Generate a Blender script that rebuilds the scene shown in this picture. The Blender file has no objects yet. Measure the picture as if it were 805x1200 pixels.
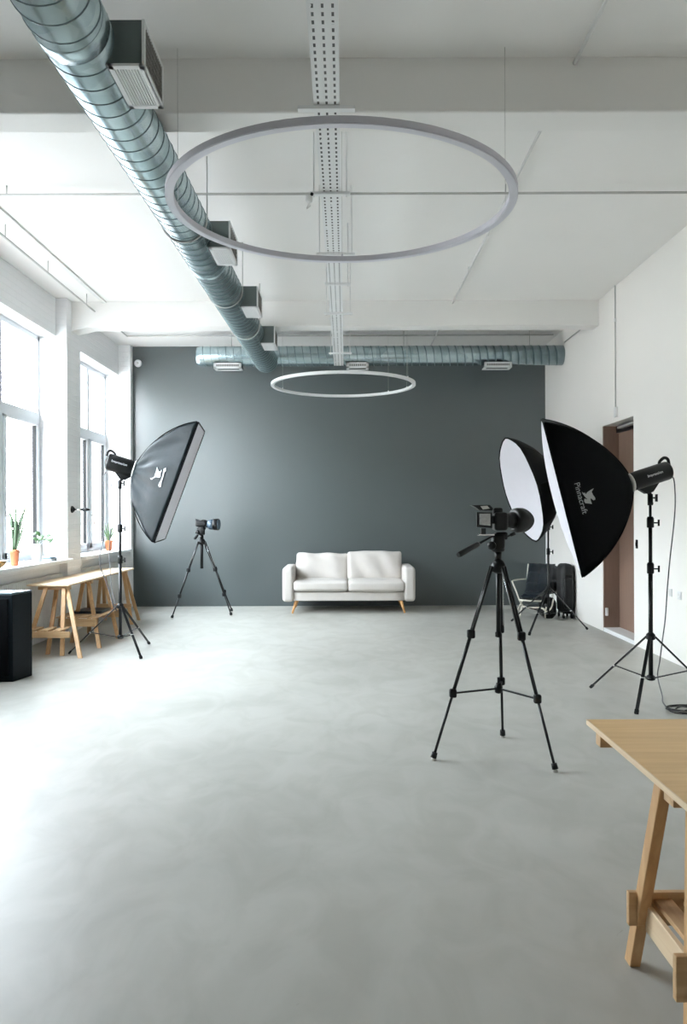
import bpy, bmesh, math, random
from mathutils import Vector as V, Matrix as M
random.seed(7)
S = bpy.context.scene; C = S.collection
PI = math.pi
F, CX, CY, EYE, ROLL = 900.0, 404.0, 603.0, 1.5, 0.0035

def W(x, y, Y):
    """point seen at pixel (x,y) of the 805x1200 frame, at depth Y"""
    xx = x - ROLL*(y-CY); yy = y + ROLL*(x-CX)
    return V(((xx-CX)/F*Y, Y, EYE-(yy-CY)/F*Y))
def G(x, y, z=0.0):
    yy = y + ROLL*(x-CX)
    Y = (EYE-z)*F/(yy-CY)
    p = W(x, y, Y); p.z = z
    return p

# ------------------------------------------------------------------ materials
MATS = {}
def newmat(name):
    m = bpy.data.materials.new(name); m.use_nodes = True
    nt = m.node_tree; b = nt.nodes['Principled BSDF']
    MATS[name] = m
    return m, nt, b
def mat(name, col, rough=.5, metal=0., noise=0., nscale=8., bump=0., bscale=60., stretch=(1,1,1), spec=.5, col2=None, **kw):
    m, nt, b = newmat(name)
    N, L = nt.nodes, nt.links
    b.inputs['Roughness'].default_value = rough
    b.inputs['Metallic'].default_value = metal
    b.inputs['Specular IOR Level'].default_value = spec
    c = (*col, 1)
    b.inputs['Base Color'].default_value = c
    tc = N.new('ShaderNodeTexCoord'); mp = N.new('ShaderNodeMapping'); mp.inputs['Scale'].default_value = stretch
    L.new(tc.outputs['Object'], mp.inputs['Vector'])
    if noise or col2:
        n = N.new('ShaderNodeTexNoise'); n.inputs['Scale'].default_value = nscale; n.inputs['Detail'].default_value = 6
        L.new(mp.outputs[0], n.inputs['Vector'])
        r = N.new('ShaderNodeValToRGB')
        c2 = col2 if col2 else tuple(v*(1-noise) for v in col)
        r.color_ramp.elements[0].position = .3; r.color_ramp.elements[1].position = .7
        r.color_ramp.elements[0].color = (*c2, 1); r.color_ramp.elements[1].color = c
        L.new(n.outputs['Fac'], r.inputs['Fac']); L.new(r.outputs['Color'], b.inputs['Base Color'])
    if bump:
        n2 = N.new('ShaderNodeTexNoise'); n2.inputs['Scale'].default_value = bscale; n2.inputs['Detail'].default_value = 4
        L.new(mp.outputs[0], n2.inputs['Vector'])
        bp = N.new('ShaderNodeBump'); bp.inputs['Strength'].default_value = bump; bp.inputs['Distance'].default_value = .01
        L.new(n2.outputs['Fac'], bp.inputs['Height']); L.new(bp.outputs[0], b.inputs['Normal'])
    for k, v in kw.items():
        b.inputs[k].default_value = v
    return m

WHITE = mat('white_plaster', (.88,.87,.85), .75, noise=.02, nscale=1.2, bump=.15, bscale=18)
CEIL = mat('ceiling_plaster', (.88,.87,.85), .8, noise=.035, nscale=.7, bump=.25, bscale=5)
WALLR = mat('right_wall_plaster', (.88,.86,.825), .8, noise=.03, nscale=.6, bump=.12, bscale=12)
GREY = mat('grey_green_paint', (.058,.073,.074), .36, noise=.06, nscale=.8, bump=.08, bscale=14, spec=.85)
PIPE = mat('white_painted_pipe', (.78,.78,.77), .5, noise=.05)
PIPEG = mat('grey_pipe', (.52,.52,.50), .5, noise=.1)
TRAY = None
BLACK = mat('black_plastic', (.0045,.005,.0055), .42, noise=.1, bump=.03, spec=.28)
BLACKM = mat('black_painted_metal', (.0045,.005,.0055), .36, noise=.1, spec=.35)
RUBBER = mat('black_rubber', (.008,.008,.008), .7, noise=.1, spec=.25)
STEEL = mat('bright_steel', (.72,.72,.72), .25, 1., noise=.05)
SILVER = mat('pale_metal', (.62,.62,.6), .4, .6, noise=.05)
FABB = mat('black_softbox_fabric', (.0035,.004,.0045), .6, noise=.2, nscale=5, bump=.4, bscale=9, spec=.05)
FABT = mat('slate_sheen_fabric', (.009,.015,.018), .46, noise=.3, nscale=3, bump=1., bscale=4, spec=.13)
DIFF = mat('white_diffuser_cloth', (.66,.65,.70), .85, noise=.02, bump=.05)
LOGO = mat('pale_print', (.42,.44,.44), .6, noise=.05)
GALV = None
DARKG = mat('dark_galvanised_sheet', (.13,.16,.155), .45, .5, noise=.15, nscale=5)
WPAINT = mat('white_powder_coat', (.8,.81,.81), .4, noise=.02)
HOLE = mat('dark_grille_mesh', (.05,.045,.04), .7, noise=.3, nscale=30)
RINGM = mat('lilac_grey_aluminium', (.62,.61,.67), .45, .15, noise=.05)
RINGW = mat('white_ring_metal', (.82,.83,.83), .4, noise=.03)
RINGD = mat('milky_ring_diffuser', (.72,.72,.78), .35, noise=.03)
SOFA = mat('cream_boucle_cloth', (.60,.565,.53), .9, noise=.06, nscale=6, bump=.35, bscale=160)
WLEG = mat('honey_wood', (.62,.33,.13), .45, noise=.25, nscale=6, stretch=(6,6,1))
DOORM = mat('brown_door', (.21,.135,.10), .5, noise=.12, nscale=4, stretch=(8,8,.7))
TERRA = mat('terracotta', (.42,.13,.05), .75, noise=.15, nscale=12)
LEAF = mat('green_leaf', (.025,.06,.02), .5, noise=.4, nscale=14, stretch=(1,1,3))
LEAF2 = mat('fresh_green_leaf', (.05,.11,.035), .5, noise=.3, nscale=20)
CERAM = mat('white_ceramic', (.82,.83,.85), .25, noise=.02)
BOOKB = mat('dark_blue_cover', (.06,.10,.16), .5, noise=.1)
PAPER = mat('paper_edge', (.75,.78,.8), .8, noise=.1, nscale=60, stretch=(.1,.1,6))
SCREEN = mat('grey_menu_screen', (.62,.62,.62), .3, noise=.35, nscale=60)
LEATHER = mat('blue_black_leather', (.007,.012,.018), .36, noise=.2, nscale=8, bump=.4, bscale=22)
CREAMM = mat('cream_tube_metal', (.72,.68,.6), .4, noise=.05)
GLASSB = mat('dark_lens_glass', (.02,.03,.045), .06, noise=.1)
PVC = mat('white_pvc_frame', (.74,.78,.82), .35, noise=.02)
RAD = mat('radiator_enamel', (.70,.69,.66), .45, noise=.04)
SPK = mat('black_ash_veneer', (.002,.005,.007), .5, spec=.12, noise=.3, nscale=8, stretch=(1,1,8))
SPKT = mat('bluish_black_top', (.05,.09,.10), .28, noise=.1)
CORD = mat('grey_cord', (.10,.10,.11), .5, noise=.1)
EXTG = mat('pavement', (.40,.39,.37), .9, noise=.1)

def wood(name, a, b_, axis):
    m, nt, b = newmat(name); N, L = nt.nodes, nt.links
    tc = N.new('ShaderNodeTexCoord'); mp = N.new('ShaderNodeMapping')
    s = [14, 14, 14]; s[axis] = .9
    mp.inputs['Scale'].default_value = s
    L.new(tc.outputs['Object'], mp.inputs['Vector'])
    n = N.new('ShaderNodeTexNoise'); n.inputs['Scale'].default_value = 2.2; n.inputs['Detail'].default_value = 8; n.inputs['Distortion'].default_value = .6
    L.new(mp.outputs[0], n.inputs['Vector'])
    r = N.new('ShaderNodeValToRGB'); r.color_ramp.elements[0].position = .32; r.color_ramp.elements[1].position = .68
    r.color_ramp.elements[0].color = (*b_, 1); r.color_ramp.elements[1].color = (*a, 1)
    L.new(n.outputs['Fac'], r.inputs['Fac']); L.new(r.outputs[0], b.inputs['Base Color'])
    b.inputs['Roughness'].default_value = .5
    return m
PINE_Y = wood('pine_along_y', (.62,.42,.235), (.50,.31,.155), 1)
PINE_X = wood('pine_along_x', (.60,.40,.22), (.47,.29,.14), 0)
PINE_Z = wood('pine_along_z', (.60,.38,.19), (.47,.27,.12), 2)
TOPW = wood('birch_tabletop', (.74,.50,.25), (.65,.42,.20), 0)
TOPL = wood('pale_birch_tabletop', (.80,.64,.45), (.72,.54,.35), 1)
EDGEW = wood('pale_board_edge', (.78,.62,.42), (.68,.50,.32), 1)

def floor_mat():
    m, nt, b = newmat('polished_concrete'); N, L = nt.nodes, nt.links
    tc = N.new('ShaderNodeTexCoord')
    def nz(s, d, st=(1,1,1), dist=0.):
        mp = N.new('ShaderNodeMapping'); mp.inputs['Scale'].default_value = st
        L.new(tc.outputs['Object'], mp.inputs['Vector'])
        n = N.new('ShaderNodeTexNoise'); n.inputs['Scale'].default_value = s; n.inputs['Detail'].default_value = d
        n.inputs['Distortion'].default_value = dist
        L.new(mp.outputs[0], n.inputs['Vector']); return n.outputs['Fac']
    r = N.new('ShaderNodeValToRGB'); e = r.color_ramp.elements
    e[0].position = .30; e[0].color = (.372,.368,.335,1); e[1].position = .72; e[1].color = (.455,.450,.415,1)
    L.new(nz(.75, 9, dist=.8), r.inputs['Fac'])
    r2 = N.new('ShaderNodeValToRGB'); e = r2.color_ramp.elements
    e[0].position = .35; e[0].color = (.90,.895,.88,1); e[1].position = .6; e[1].color = (1,1,1,1)
    L.new(nz(3.5, 10, (1,.6,1), 1.5), r2.inputs['Fac'])
    mx = N.new('ShaderNodeMixRGB'); mx.blend_type = 'MULTIPLY'; mx.inputs['Fac'].default_value = 1
    L.new(r.outputs[0], mx.inputs[1]); L.new(r2.outputs[0], mx.inputs[2]); 
    r4 = N.new('ShaderNodeValToRGB'); e = r4.color_ramp.elements
    e[0].position = .20; e[0].color = (.72,.70,.66,1); e[1].position = .24; e[1].color = (1,1,1,1)
    L.new(nz(9, 3, (1,1,1), 2.), r4.inputs['Fac'])
    mx2 = N.new('ShaderNodeMixRGB'); mx2.blend_type = 'MULTIPLY'; mx2.inputs['Fac'].default_value = .5
    L.new(mx.outputs[0], mx2.inputs[1]); L.new(r4.outputs[0], mx2.inputs[2]); L.new(mx2.outputs[0], b.inputs['Base Color'])
    r3 = N.new('ShaderNodeMapRange'); r3.inputs['To Min'].default_value = .36; r3.inputs['To Max'].default_value = .5
    L.new(nz(2., 6), r3.inputs['Value']); L.new(r3.outputs[0], b.inputs['Roughness'])
    bp = N.new('ShaderNodeBump'); bp.inputs['Strength'].default_value = .06; bp.inputs['Distance'].default_value = .02
    L.new(nz(4., 4), bp.inputs['Height']); L.new(bp.outputs[0], b.inputs['Normal'])
    b.inputs['Specular IOR Level'].default_value = .26
    return m
FLOOR = floor_mat()

def brick_mat(name, c1, c2, mortar, strength=.5, rough=.7):
    m, nt, b = newmat(name); N, L = nt.nodes, nt.links
    g = N.new('ShaderNodeNewGeometry'); sp = N.new('ShaderNodeSeparateXYZ'); L.new(g.outputs['Position'], sp.inputs[0])
    ad = N.new('ShaderNodeMath'); ad.operation = 'ADD'; L.new(sp.outputs[0], ad.inputs[0]); L.new(sp.outputs[1], ad.inputs[1])
    cb = N.new('ShaderNodeCombineXYZ'); L.new(ad.outputs[0], cb.inputs[0]); L.new(sp.outputs[2], cb.inputs[1])
    br = N.new('ShaderNodeTexBrick'); br.inputs['Scale'].default_value = 1
    br.inputs['Brick Width'].default_value = .26; br.inputs['Row Height'].default_value = .077; br.inputs['Mortar Size'].default_value = .006
    br.inputs['Mortar Smooth'].default_value = .6
    br.inputs['Color1'].default_value = (*c1,1); br.inputs['Color2'].default_value = (*c2,1); br.inputs['Mortar'].default_value = (*mortar,1)
    L.new(cb.outputs[0], br.inputs['Vector']); L.new(br.outputs['Color'], b.inputs['Base Color'])
    n = N.new('ShaderNodeTexNoise'); n.inputs['Scale'].default_value = 30; L.new(g.outputs['Position'], n.inputs['Vector'])
    mt = N.new('ShaderNodeMath'); mt.operation = 'SUBTRACT'; L.new(n.outputs['Fac'], mt.inputs[0]); L.new(br.outputs['Fac'], mt.inputs[1])
    bp = N.new('ShaderNodeBump'); bp.inputs['Strength'].default_value = strength; bp.inputs['Distance'].default_value = .01
    L.new(mt.outputs[0], bp.inputs['Height']); L.new(bp.outputs[0], b.inputs['Normal'])
    b.inputs['Roughness'].default_value = rough
    return m
WBRICK = brick_mat('white_painted_brick', (.84,.85,.86), (.86,.86,.87), (.82,.83,.84), .45)
RBRICK = brick_mat('red_brick', (.55,.25,.18), (.62,.32,.24), (.6,.55,.5), .3)
PBRICK = brick_mat('pale_brick', (.72,.68,.64), (.76,.71,.67), (.74,.73,.71), .2)

def tray_mat():
    m, nt, b = newmat('slotted_white_steel'); N, L = nt.nodes, nt.links
    tc = N.new('ShaderNodeTexCoord'); sp = N.new('ShaderNodeSeparateXYZ'); L.new(tc.outputs['Object'], sp.inputs[0])
    def math_(op, a, c=None):
        n = N.new('ShaderNodeMath'); n.operation = op
        for i, v in enumerate((a, c)):
            if v is None: continue
            if isinstance(v, (int, float)): n.inputs[i].default_value = v
            else: L.new(v, n.inputs[i])
        return n.outputs[0]
    # local x: three channels .044 wide starting at 0
    fx = math_('ABSOLUTE', math_('SUBTRACT', math_('FRACT', math_('DIVIDE', sp.outputs[0], .045)), .5))
    fy = math_('ABSOLUTE', math_('SUBTRACT', math_('FRACT', math_('DIVIDE', sp.outputs[1], .056)), .5))
    ax = math_('LESS_THAN', fx, .13); ay = math_('LESS_THAN', fy, .25)
    n = N.new('ShaderNodeTexNoise'); n.inputs['Scale'].default_value = 9; L.new(tc.outputs['Object'], n.inputs['Vector'])
    an = math_('GREATER_THAN', n.outputs['Fac'], .36)
    mk = math_('MULTIPLY', math_('MULTIPLY', ax, ay), an)
    mx = N.new('ShaderNodeMixRGB'); L.new(mk, mx.inputs['Fac'])
    mx.inputs[1].default_value = (.80,.81,.81,1); mx.inputs[2].default_value = (.05,.05,.05,1)
    L.new(mx.outputs[0], b.inputs['Base Color']); b.inputs['Roughness'].default_value = .45
    return m
TRAY = tray_mat()

def galv_mat():
    m, nt, b = newmat('galvanised_duct'); N, L = nt.nodes, nt.links
    tc = N.new('ShaderNodeTexCoord'); v = N.new('ShaderNodeTexVoronoi'); v.inputs['Scale'].default_value = 7
    L.new(tc.outputs['Object'], v.inputs['Vector'])
    r = N.new('ShaderNodeValToRGB'); e = r.color_ramp.elements
    e[0].color = (.36,.47,.50,1); e[1].color = (.55,.66,.69,1)
    L.new(v.outputs['Color'], r.inputs['Fac']); L.new(r.outputs[0], b.inputs['Base Color'])
    b.inputs['Metallic'].default_value = .92; b.inputs['Roughness'].default_value = .27
    n = N.new('ShaderNodeTexNoise'); n.inputs['Scale'].default_value = 2.5; L.new(tc.outputs['Object'], n.inputs['Vector'])
    bp = N.new('ShaderNodeBump'); bp.inputs['Strength'].default_value = .25; bp.inputs['Distance'].default_value = .05
    L.new(n.outputs['Fac'], bp.inputs['Height']); L.new(bp.outputs[0], b.inputs['Normal'])
    return m
GALV = galv_mat()
SEAM = mat('dark_duct_seam', (.16,.22,.23), .5, .4, noise=.1)

def glass_mat():
    m = bpy.data.materials.new('window_glass'); m.use_nodes = True
    nt = m.node_tree; N, L = nt.nodes, nt.links
    N.remove(N['Principled BSDF']); out = N['Material Output']
    t = N.new('ShaderNodeBsdfTransparent'); t.inputs[0].default_value = (.96,.98,.99,1)
    g = N.new('ShaderNodeBsdfGlossy'); g.inputs['Roughness'].default_value = .02
    mx = N.new('ShaderNodeMixShader'); mx.inputs[0].default_value = .07; L.new(t.outputs[0], mx.inputs[1]); L.new(g.outputs[0], mx.inputs[2])
    L.new(mx.outputs[0], out.inputs['Surface'])
    return m
GLASS = glass_mat()

# ------------------------------------------------------------------ mesh builder
def frame_of(d, up=V((0,0,1))):
    d = d.normalized()
    if abs(d.dot(up)) > .98: up = V((0,1,0)) if abs(d.y) < .9 else V((1,0,0))
    s = d.cross(up).normalized(); u = s.cross(d).normalized()
    return s, u
class MB:
    def __init__(s): s.v = []; s.f = []; s.sm = []
    def add(s, vs, fs, smooth=False):
        o = len(s.v); s.v += [V(p) for p in vs]; s.f += [tuple(i+o for i in f) for f in fs]; s.sm += [smooth]*len(fs); return s
    def box(s, a, b):
        x0,y0,z0 = (min(a[i],b[i]) for i in range(3)); x1,y1,z1 = (max(a[i],b[i]) for i in range(3))
        return s.add([(x0,y0,z0),(x1,y0,z0),(x1,y1,z0),(x0,y1,z0),(x0,y0,z1),(x1,y0,z1),(x1,y1,z1),(x0,y1,z1)],
                     [(0,3,2,1),(4,5,6,7),(0,1,5,4),(1,2,6,5),(2,3,7,6),(3,0,4,7)])
    def beam(s, a, b, w, h, up=V((0,0,1)), end=None):
        """rectangular bar a-b: w along side, h along up"""
        a, b = V(a), V(b); sd, u = frame_of(b-a, V(up))
        vs = []
        for p, k in ((a,1),(b,end or 1)):
            for i, j in ((-1,-1),(1,-1),(1,1),(-1,1)): vs.append(p + sd*i*w/2*k + u*j*h/2*k)
        return s.add(vs, [(3,2,1,0),(4,5,6,7),(0,1,5,4),(1,2,6,5),(2,3,7,6),(3,0,4,7)])
    def tube(s, pts, r, n=10, cap=True, closed=False):
        pts = [V(p) for p in pts]; m = len(pts)
        rs = r if isinstance(r, (list, tuple)) else [r]*m
        vs = []; prev = None
        for i, p in enumerate(pts):
            if closed: d = pts[(i+1) % m]-pts[i-1]
            else: d = pts[min(i+1,m-1)]-pts[max(i-1,0)]
            if d.length < 1e-9: d = V((0,0,1))
            d.normalize()
            if prev is None: sd, u = frame_of(d)
            else:
                sd = (prev - d*prev.dot(d))
                if sd.length < 1e-6: sd, u = frame_of(d)
                sd.normalize(); u = sd.cross(d).normalized()
            prev = sd
            for k in range(n):
                a = 2*PI*k/n; vs.append(p + (sd*math.cos(a)+u*math.sin(a))*rs[i])
        fs = []
        for i in range(m if closed else m-1):
            j = (i+1) % m
            for k in range(n): fs.append((i*n+k, i*n+(k+1)%n, j*n+(k+1)%n, j*n+k))
        s.add(vs, fs, True)
        if cap and not closed:
            o = len(s.v)-len(vs)
            s.f += [tuple(o+k for k in reversed(range(n))), tuple(o+(m-1)*n+k for k in range(n))]; s.sm += [False, False]
        return s
    def cyl(s, a, b, r, r2=None, n=16): return s.tube([a,b], [r, r if r2 is None else r2], n)
    def lathe(s, o, prof, n=24, axis=V((0,0,1)), smooth=True):
        """prof = [(radius, height)] about axis at o"""
        o = V(o); axis = V(axis).normalized(); sd, u = frame_of(axis)
        vs = [o + axis*h + (sd*math.cos(2*PI*k/n)+u*math.sin(2*PI*k/n))*max(r,1e-4) for r, h in prof for k in range(n)]
        fs = [(i*n+k, i*n+(k+1)%n, (i+1)*n+(k+1)%n, (i+1)*n+k) for i in range(len(prof)-1) for k in range(n)]
        s.add(vs, fs, smooth)
        b = len(s.v)-len(vs)
        s.f += [tuple(b+k for k in reversed(range(n))), tuple(b+(len(prof)-1)*n+k for k in range(n))]; s.sm += [False,False]
        return s
    def rbox(s, c, size, r, n=10, puff=0., mtx=None, fn=None, pax=None):
        """rounded, puffed box: size full extents"""
        h = V(size)/2; c = V(c); idx = {}; vs = []; fs = []
        def key(p): return tuple(round(q, 5) for q in p)
        ts = [-1 + 2*i/n for i in range(n+1)]
        ts = [math.copysign(abs(t)**.75, t) for t in ts]
        def vert(p):
            k = key(p)
            if k in idx: return idx[k]
            q = V((p[0]*h.x, p[1]*h.y, p[2]*h.z))
            inn = V([max(-(h[i]-r), min(h[i]-r, q[i])) for i in range(3)])
            d = q-inn
            if d.length > 1e-9: q = inn + d.normalized()*r
            if puff:
                w = [(1-p[i]**2) for i in range(3)]
                for i in (range(3) if pax is None else pax):
                    j, k2 = (i+1)%3, (i+2)%3
                    q[i] += puff*(1-p[j]**4)*(1-p[k2]**4)*p[i]*(1 if abs(p[i])>.5 else .6)
            if fn: q = fn(q, p)
            if mtx: q = mtx @ q
            idx[k] = len(vs); vs.append(c+q); return idx[k]
        for ax in range(3):
            for sg in (-1, 1):
                for i in range(n):
                    for j in range(n):
                        qd = []
                        for (a, b_) in ((i,j),(i+1,j),(i+1,j+1),(i,j+1)):
                            p = [0,0,0]; p[ax] = sg; p[(ax+1)%3] = ts[a]; p[(ax+2)%3] = ts[b_]
                            qd.append(vert(p))
                        fs.append(tuple(qd) if sg > 0 else tuple(reversed(qd)))
        return s.add(vs, fs, True)
    def prism(s, poly, nrm, t):
        """flat polygon (3-D points) given thickness t along nrm"""
        nrm = V(nrm).normalized(); n = len(poly)
        vs = [V(p) for p in poly] + [V(p)+nrm*t for p in poly]
        fs = [tuple(reversed(range(n))), tuple(range(n,2*n))] + [(i,(i+1)%n,n+(i+1)%n,n+i) for i in range(n)]
        return s.add(vs, fs)
    def build(s, name, m, parent=None, bevel=0., kind=None, origin=None):
        root = parent
        while root is not None and root.parent is not None: root = root.parent
        o = V(root.location) if root is not None else (V(origin) if origin is not None else V((0,0,0)))
        me = bpy.data.meshes.new(name)
        me.from_pydata([tuple(v-o) for v in s.v], [], s.f); 
        bm = bmesh.new(); bm.from_mesh(me); 
        for i, f in enumerate(bm.faces): f.smooth = s.sm[i]
        bmesh.ops.recalc_face_normals(bm, faces=bm.faces)
        bm.to_mesh(me); bm.free()
        me.materials.append(m); ob = bpy.data.objects.new(name, me); C.objects.link(ob)
        if parent is not None: ob.parent = parent
        elif origin is not None: ob.location = o
        if bevel:
            b = ob.modifiers.new('bevel', 'BEVEL'); b.width = bevel; b.segments = 2; b.limit_method = 'ANGLE'
            b.harden_normals = False
        if kind: ob['kind'] = kind
        return ob
def thing(name, loc, label, cat, group=None):
    o = bpy.data.objects.new(name, None); C.objects.link(o); o.location = loc; o.empty_display_size = .1
    o['label'] = label; o['category'] = cat
    if group: o['group'] = group
    return o
def tag(o, label, cat, group=None):
    o['label'] = label; o['category'] = cat
    if group: o['group'] = group
    return o
def bez(pts, n=8):
    """Catmull-Rom through points"""
    pts = [V(p) for p in pts]; out = []
    P = [pts[0]*2-pts[1]] + pts + [pts[-1]*2-pts[-2]]
    for i in range(1, len(P)-2):
        for k in range(n):
            t = k/n
            out.append(.5*((2*P[i]) + (-P[i-1]+P[i+1])*t + (2*P[i-1]-5*P[i]+4*P[i+1]-P[i+2])*t*t + (-P[i-1]+3*P[i]-3*P[i+1]+P[i+2])*t**3))
    out.append(pts[-1]); return out
def text(name, body, size, origin, xdir, ydir, m, parent, width=None):
    cu = bpy.data.curves.new(name, 'FONT'); cu.body = body; cu.size = size; cu.extrude = .0008
    cu.align_x = 'CENTER'; cu.align_y = 'CENTER'
    cu.materials.append(m)
    tmp = bpy.data.objects.new(name+'_curve', cu); C.objects.link(tmp)
    dg = bpy.context.evaluated_depsgraph_get(); dg.update()
    me = bpy.data.meshes.new_from_object(tmp.evaluated_get(dg))
    bpy.data.objects.remove(tmp)
    if not me.materials: me.materials.append(m)
    o = bpy.data.objects.new(name, me); C.objects.link(o)
    root = parent
    while root.parent is not None: root = root.parent
    x = V(xdir).normalized(); y = V(ydir); y = (y-x*y.dot(x)).normalized(); z = x.cross(y)
    mt = M((( x.x,y.x,z.x,0),(x.y,y.y,z.y,0),(x.z,y.z,z.z,0),(0,0,0,1)))
    mt.translation = V(origin)-V(root.location)
    o.parent = parent; o.matrix_local = mt
    return o

# ------------------------------------------------------------------ the room
YB, YF = 12.62, -2.6           # back wall, wall behind the photographer
XR, XL = 3.30, -3.53
HC = EYE + 2.77                # ceiling height
HB = EYE + 2.44                # underside of beams
MB().box((-4.4,YF-.3,-.2),(4.2,YB+.3,0)).build('floor', FLOOR, kind='structure')
MB().box((-4.4,YF-.3,HC),(4.2,YB+.3,HC+.25)).build('ceiling', CEIL, kind='structure')
MB().box((-4.4,YB,0),(4.2,YB+.3,HC)).build('wall_back', GREY, kind='structure')
MB().box((-4.4,YF-.3,0),(4.2,YF,HC)).build('wall_front', WALLR, kind='structure')
# right wall with doorway
DY0, DY1, DZ = 8.77, 9.83, EYE+1.115
MB().box((XR,YF,0),(XR+.3,DY0,HC)).box((XR,DY1,0),(XR+.3,YB,HC)).box((XR,DY0,DZ),(XR+.3,DY1,HC)).build('wall_right', WALLR, kind='structure')
d = bpy.data.objects.new('door_1', None); C.objects.link(d); d['kind'] = 'structure'
MB().box((XR+.20,DY0-.02,.05),(XR+.25,DY1,DZ-.09)).build('door_leaf', DOORM, d, .004)
MB().box((XR+.004,DY1-.03,.0),(XR+.2,DY1,DZ-.0)).build('door_jamb', DOORM, d, .003)
MB().box((XR+.17,DY0,DZ-.09),(XR+.26,DY1-.03,DZ)).build('soffit_shadow', BLACK, d)  # black filler above the leaf, the soffit's shadow put into its colour
MB().box((XR+.10,DY0,DZ-.055),(XR+.16,DY1-.25,DZ-.03)).build('closer_arm', SILVER, d)
MB().box((XR+.02,9.77,.20),(XR+.05,9.80,.30)).build('door_stop', WPAINT, d, .004)
MB().box((XR-.004,DY0,0),(XR+.26,DY1-.03,.05)).build('threshold', WPAINT, d, .004)

# ceiling beams
for i, (a, b) in enumerate(((4.66,4.905),(9.95,10.20),(-.70,-.45))):
    MB().box((-3.92,a,HB),(XR+.02,b,HC+.01)).build('trim_%d' % (i+1), CEIL, bevel=.012, kind='structure')
MB().add([( -3.53,9.95,HB),(-3.53,10.2,HB),(-3.30,10.2,HB),(-3.30,9.95,HB),(-3.53,9.95,HB-.05),(-3.53,10.2,HB-.05)],
         [(0,1,2,3),(0,3,4),(1,5,2),(4,5,1,0),(3,2,5,4)]).build('trim_4', CEIL, kind='structure')

# left wall: piers, lintels, breast wall under the sills
XG, XN, XO = -3.92, -3.67, -4.10
ZS, ZL = .955, EYE+2.28
bays = [(5.03, 9.775), (10.28, 12.48)]
lw = MB()
def pier(a, b, x=XL): lw.box((XG-.02,a,0),(x,b,HC))
pier(YF,5.03); pier(9.775,10.28); pier(12.48,YB,-3.475)
for a, b in bays:
    lw.box((XG-.02,a,ZL),(XN,b,HC))            # lintel wall
    lw.box((XG-.02,a,0),(-3.63,b,ZS-.05))      # breast wall
lw.build('wall_left', WBRICK, kind='structure', bevel=.008)
ow = MB()
for a, b in ((YF-.3,4.97),(9.84,10.20),(12.54,YB+.3)): ow.box((XO,a,-.2),(XG-.02,b,HC+.25))
for a, b in bays: ow.box((XO,a-.1,ZL+.06),(XG-.02,b+.1,HC+.25)).box((XO,a-.1,-.2),(XG-.02,b+.1,ZS-.12))
ow.build('wall_outer', RBRICK, kind='structure')
MB().box((XL,9.775-.0,0),(XL+.012,10.28,.1)).box((-3.63,5.03,0),(-3.615,9.775,.1)).box((-3.63,10.28,0),(-3.615,12.48,.1)).build('baseboard_left', WPAINT, kind='structure')

wcount = 0
def window(a, b, mull):
    global wcount; wcount += 1
    r = bpy.data.objects.new('window_%d' % wcount, None); C.objects.link(r); r['kind'] = 'structure'
    x0, x1 = XG-.03, XG+.04; zb, zt = ZS, ZL-.005; t0, t1 = EYE+1.16, EYE+1.30
    f = MB()
    f.box((x0,a,zb),(x1,a+.055,zt)).box((x0,b-.055,zb),(x1,b,zt)).box((x0,a,zb),(x1,b,zb+.06)).box((x0,a,zt-.06),(x1,b,zt))
    f.box((x0,a,t0),(x1+.006,b,t1))
    for m_ in mull: f.box((x0,m_-.045,zb),(x1+.004,m_+.045,zt))
    f.build('window_frame', PVC, r, .006)
    ed = [a+.055-.045] + list(mull) + [b-.055+.045]
    for k in range(len(ed)-1):
        y0, y1 = ed[k]+.045, ed[k+1]-.045
        s = MB(); w = .075
        z0, z1 = zb+.05, t0+.0
        s.box((x0+.02,y0,z0),(x1+.02,y0+w,z1)).box((x0+.02,y1-w,z0),(x1+.02,y1,z1)).box((x0+.02,y0,z0),(x1+.02,y1,z0+w)).box((x0+.02,y0,z1-.03),(x1+.02,y1,z1+.005))
        sh = s.build('sash', PVC, r, .006)
        MB().box((x0+.03,y0+w-.004,z0+w-.004),(x1+.012,y0+w+.006,z1)).box((x0+.03,y1-w-.006,z0+w-.004),(x1+.012,y1-w+.004,z1)).build('gasket', RUBBER, sh)
        MB().box((XG,y0+w,z0+w),(XG+.006,y1-w,z1-.03)).build('pane', GLASS, sh)
        h = MB().cyl((x1+.02,y0+.035,1.50),(x1+.06,y0+.035,1.50),.012)
        h.tube(bez([(x1+.06,y0+.035,1.50),(x1+.07,y0+.055,1.49),(x1+.06,y0+.06,1.42),(x1+.055,y0+.05,1.36)]),.010)
        h.build('window_handle', WPAINT, sh)
        MB().box((XG,y0,t1),(XG+.006,y1,zt-.06)).build('pane', GLASS, r)
    s = MB().box((XG+.03,a-.0,ZS-.045),(-3.455,b,ZS))
    s.build('window_sill', WPAINT, r, .008)
    return r
window(5.03, 9.775, [6.1,7.35,8.66])
window(10.28, 12.48, [11.62])

# outside: pavement and a pale facade across the street
MB().box((-40,-30,-4.2),(-4.11,50,-4.0)).build('ground_outside', EXTG, kind='structure')
fb = thing('facade_building', (-17,10,-4), 'pale brick building across the street, seen through the left windows', 'building')
b = MB(); b.box((-20,-14,-4),(-17,34,7.2)); b.build('facade_wall', PBRICK, fb)
for k in range(12):
    y = -12 + 3.9*k
    for z in (-2.6, .7, 4.0):
        fr = MB().box((-17.02,y,z),(-16.95,y+1.7,z+2.0)).build('window_surround', WPAINT, fb)
        MB().box((-16.96,y+.1,z+.1),(-16.94,y+.82,z+1.9)).box((-16.96,y+.88,z+.1),(-16.94,y+1.6,z+1.9)).build('window_glass', SILVER, fr)

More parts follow.
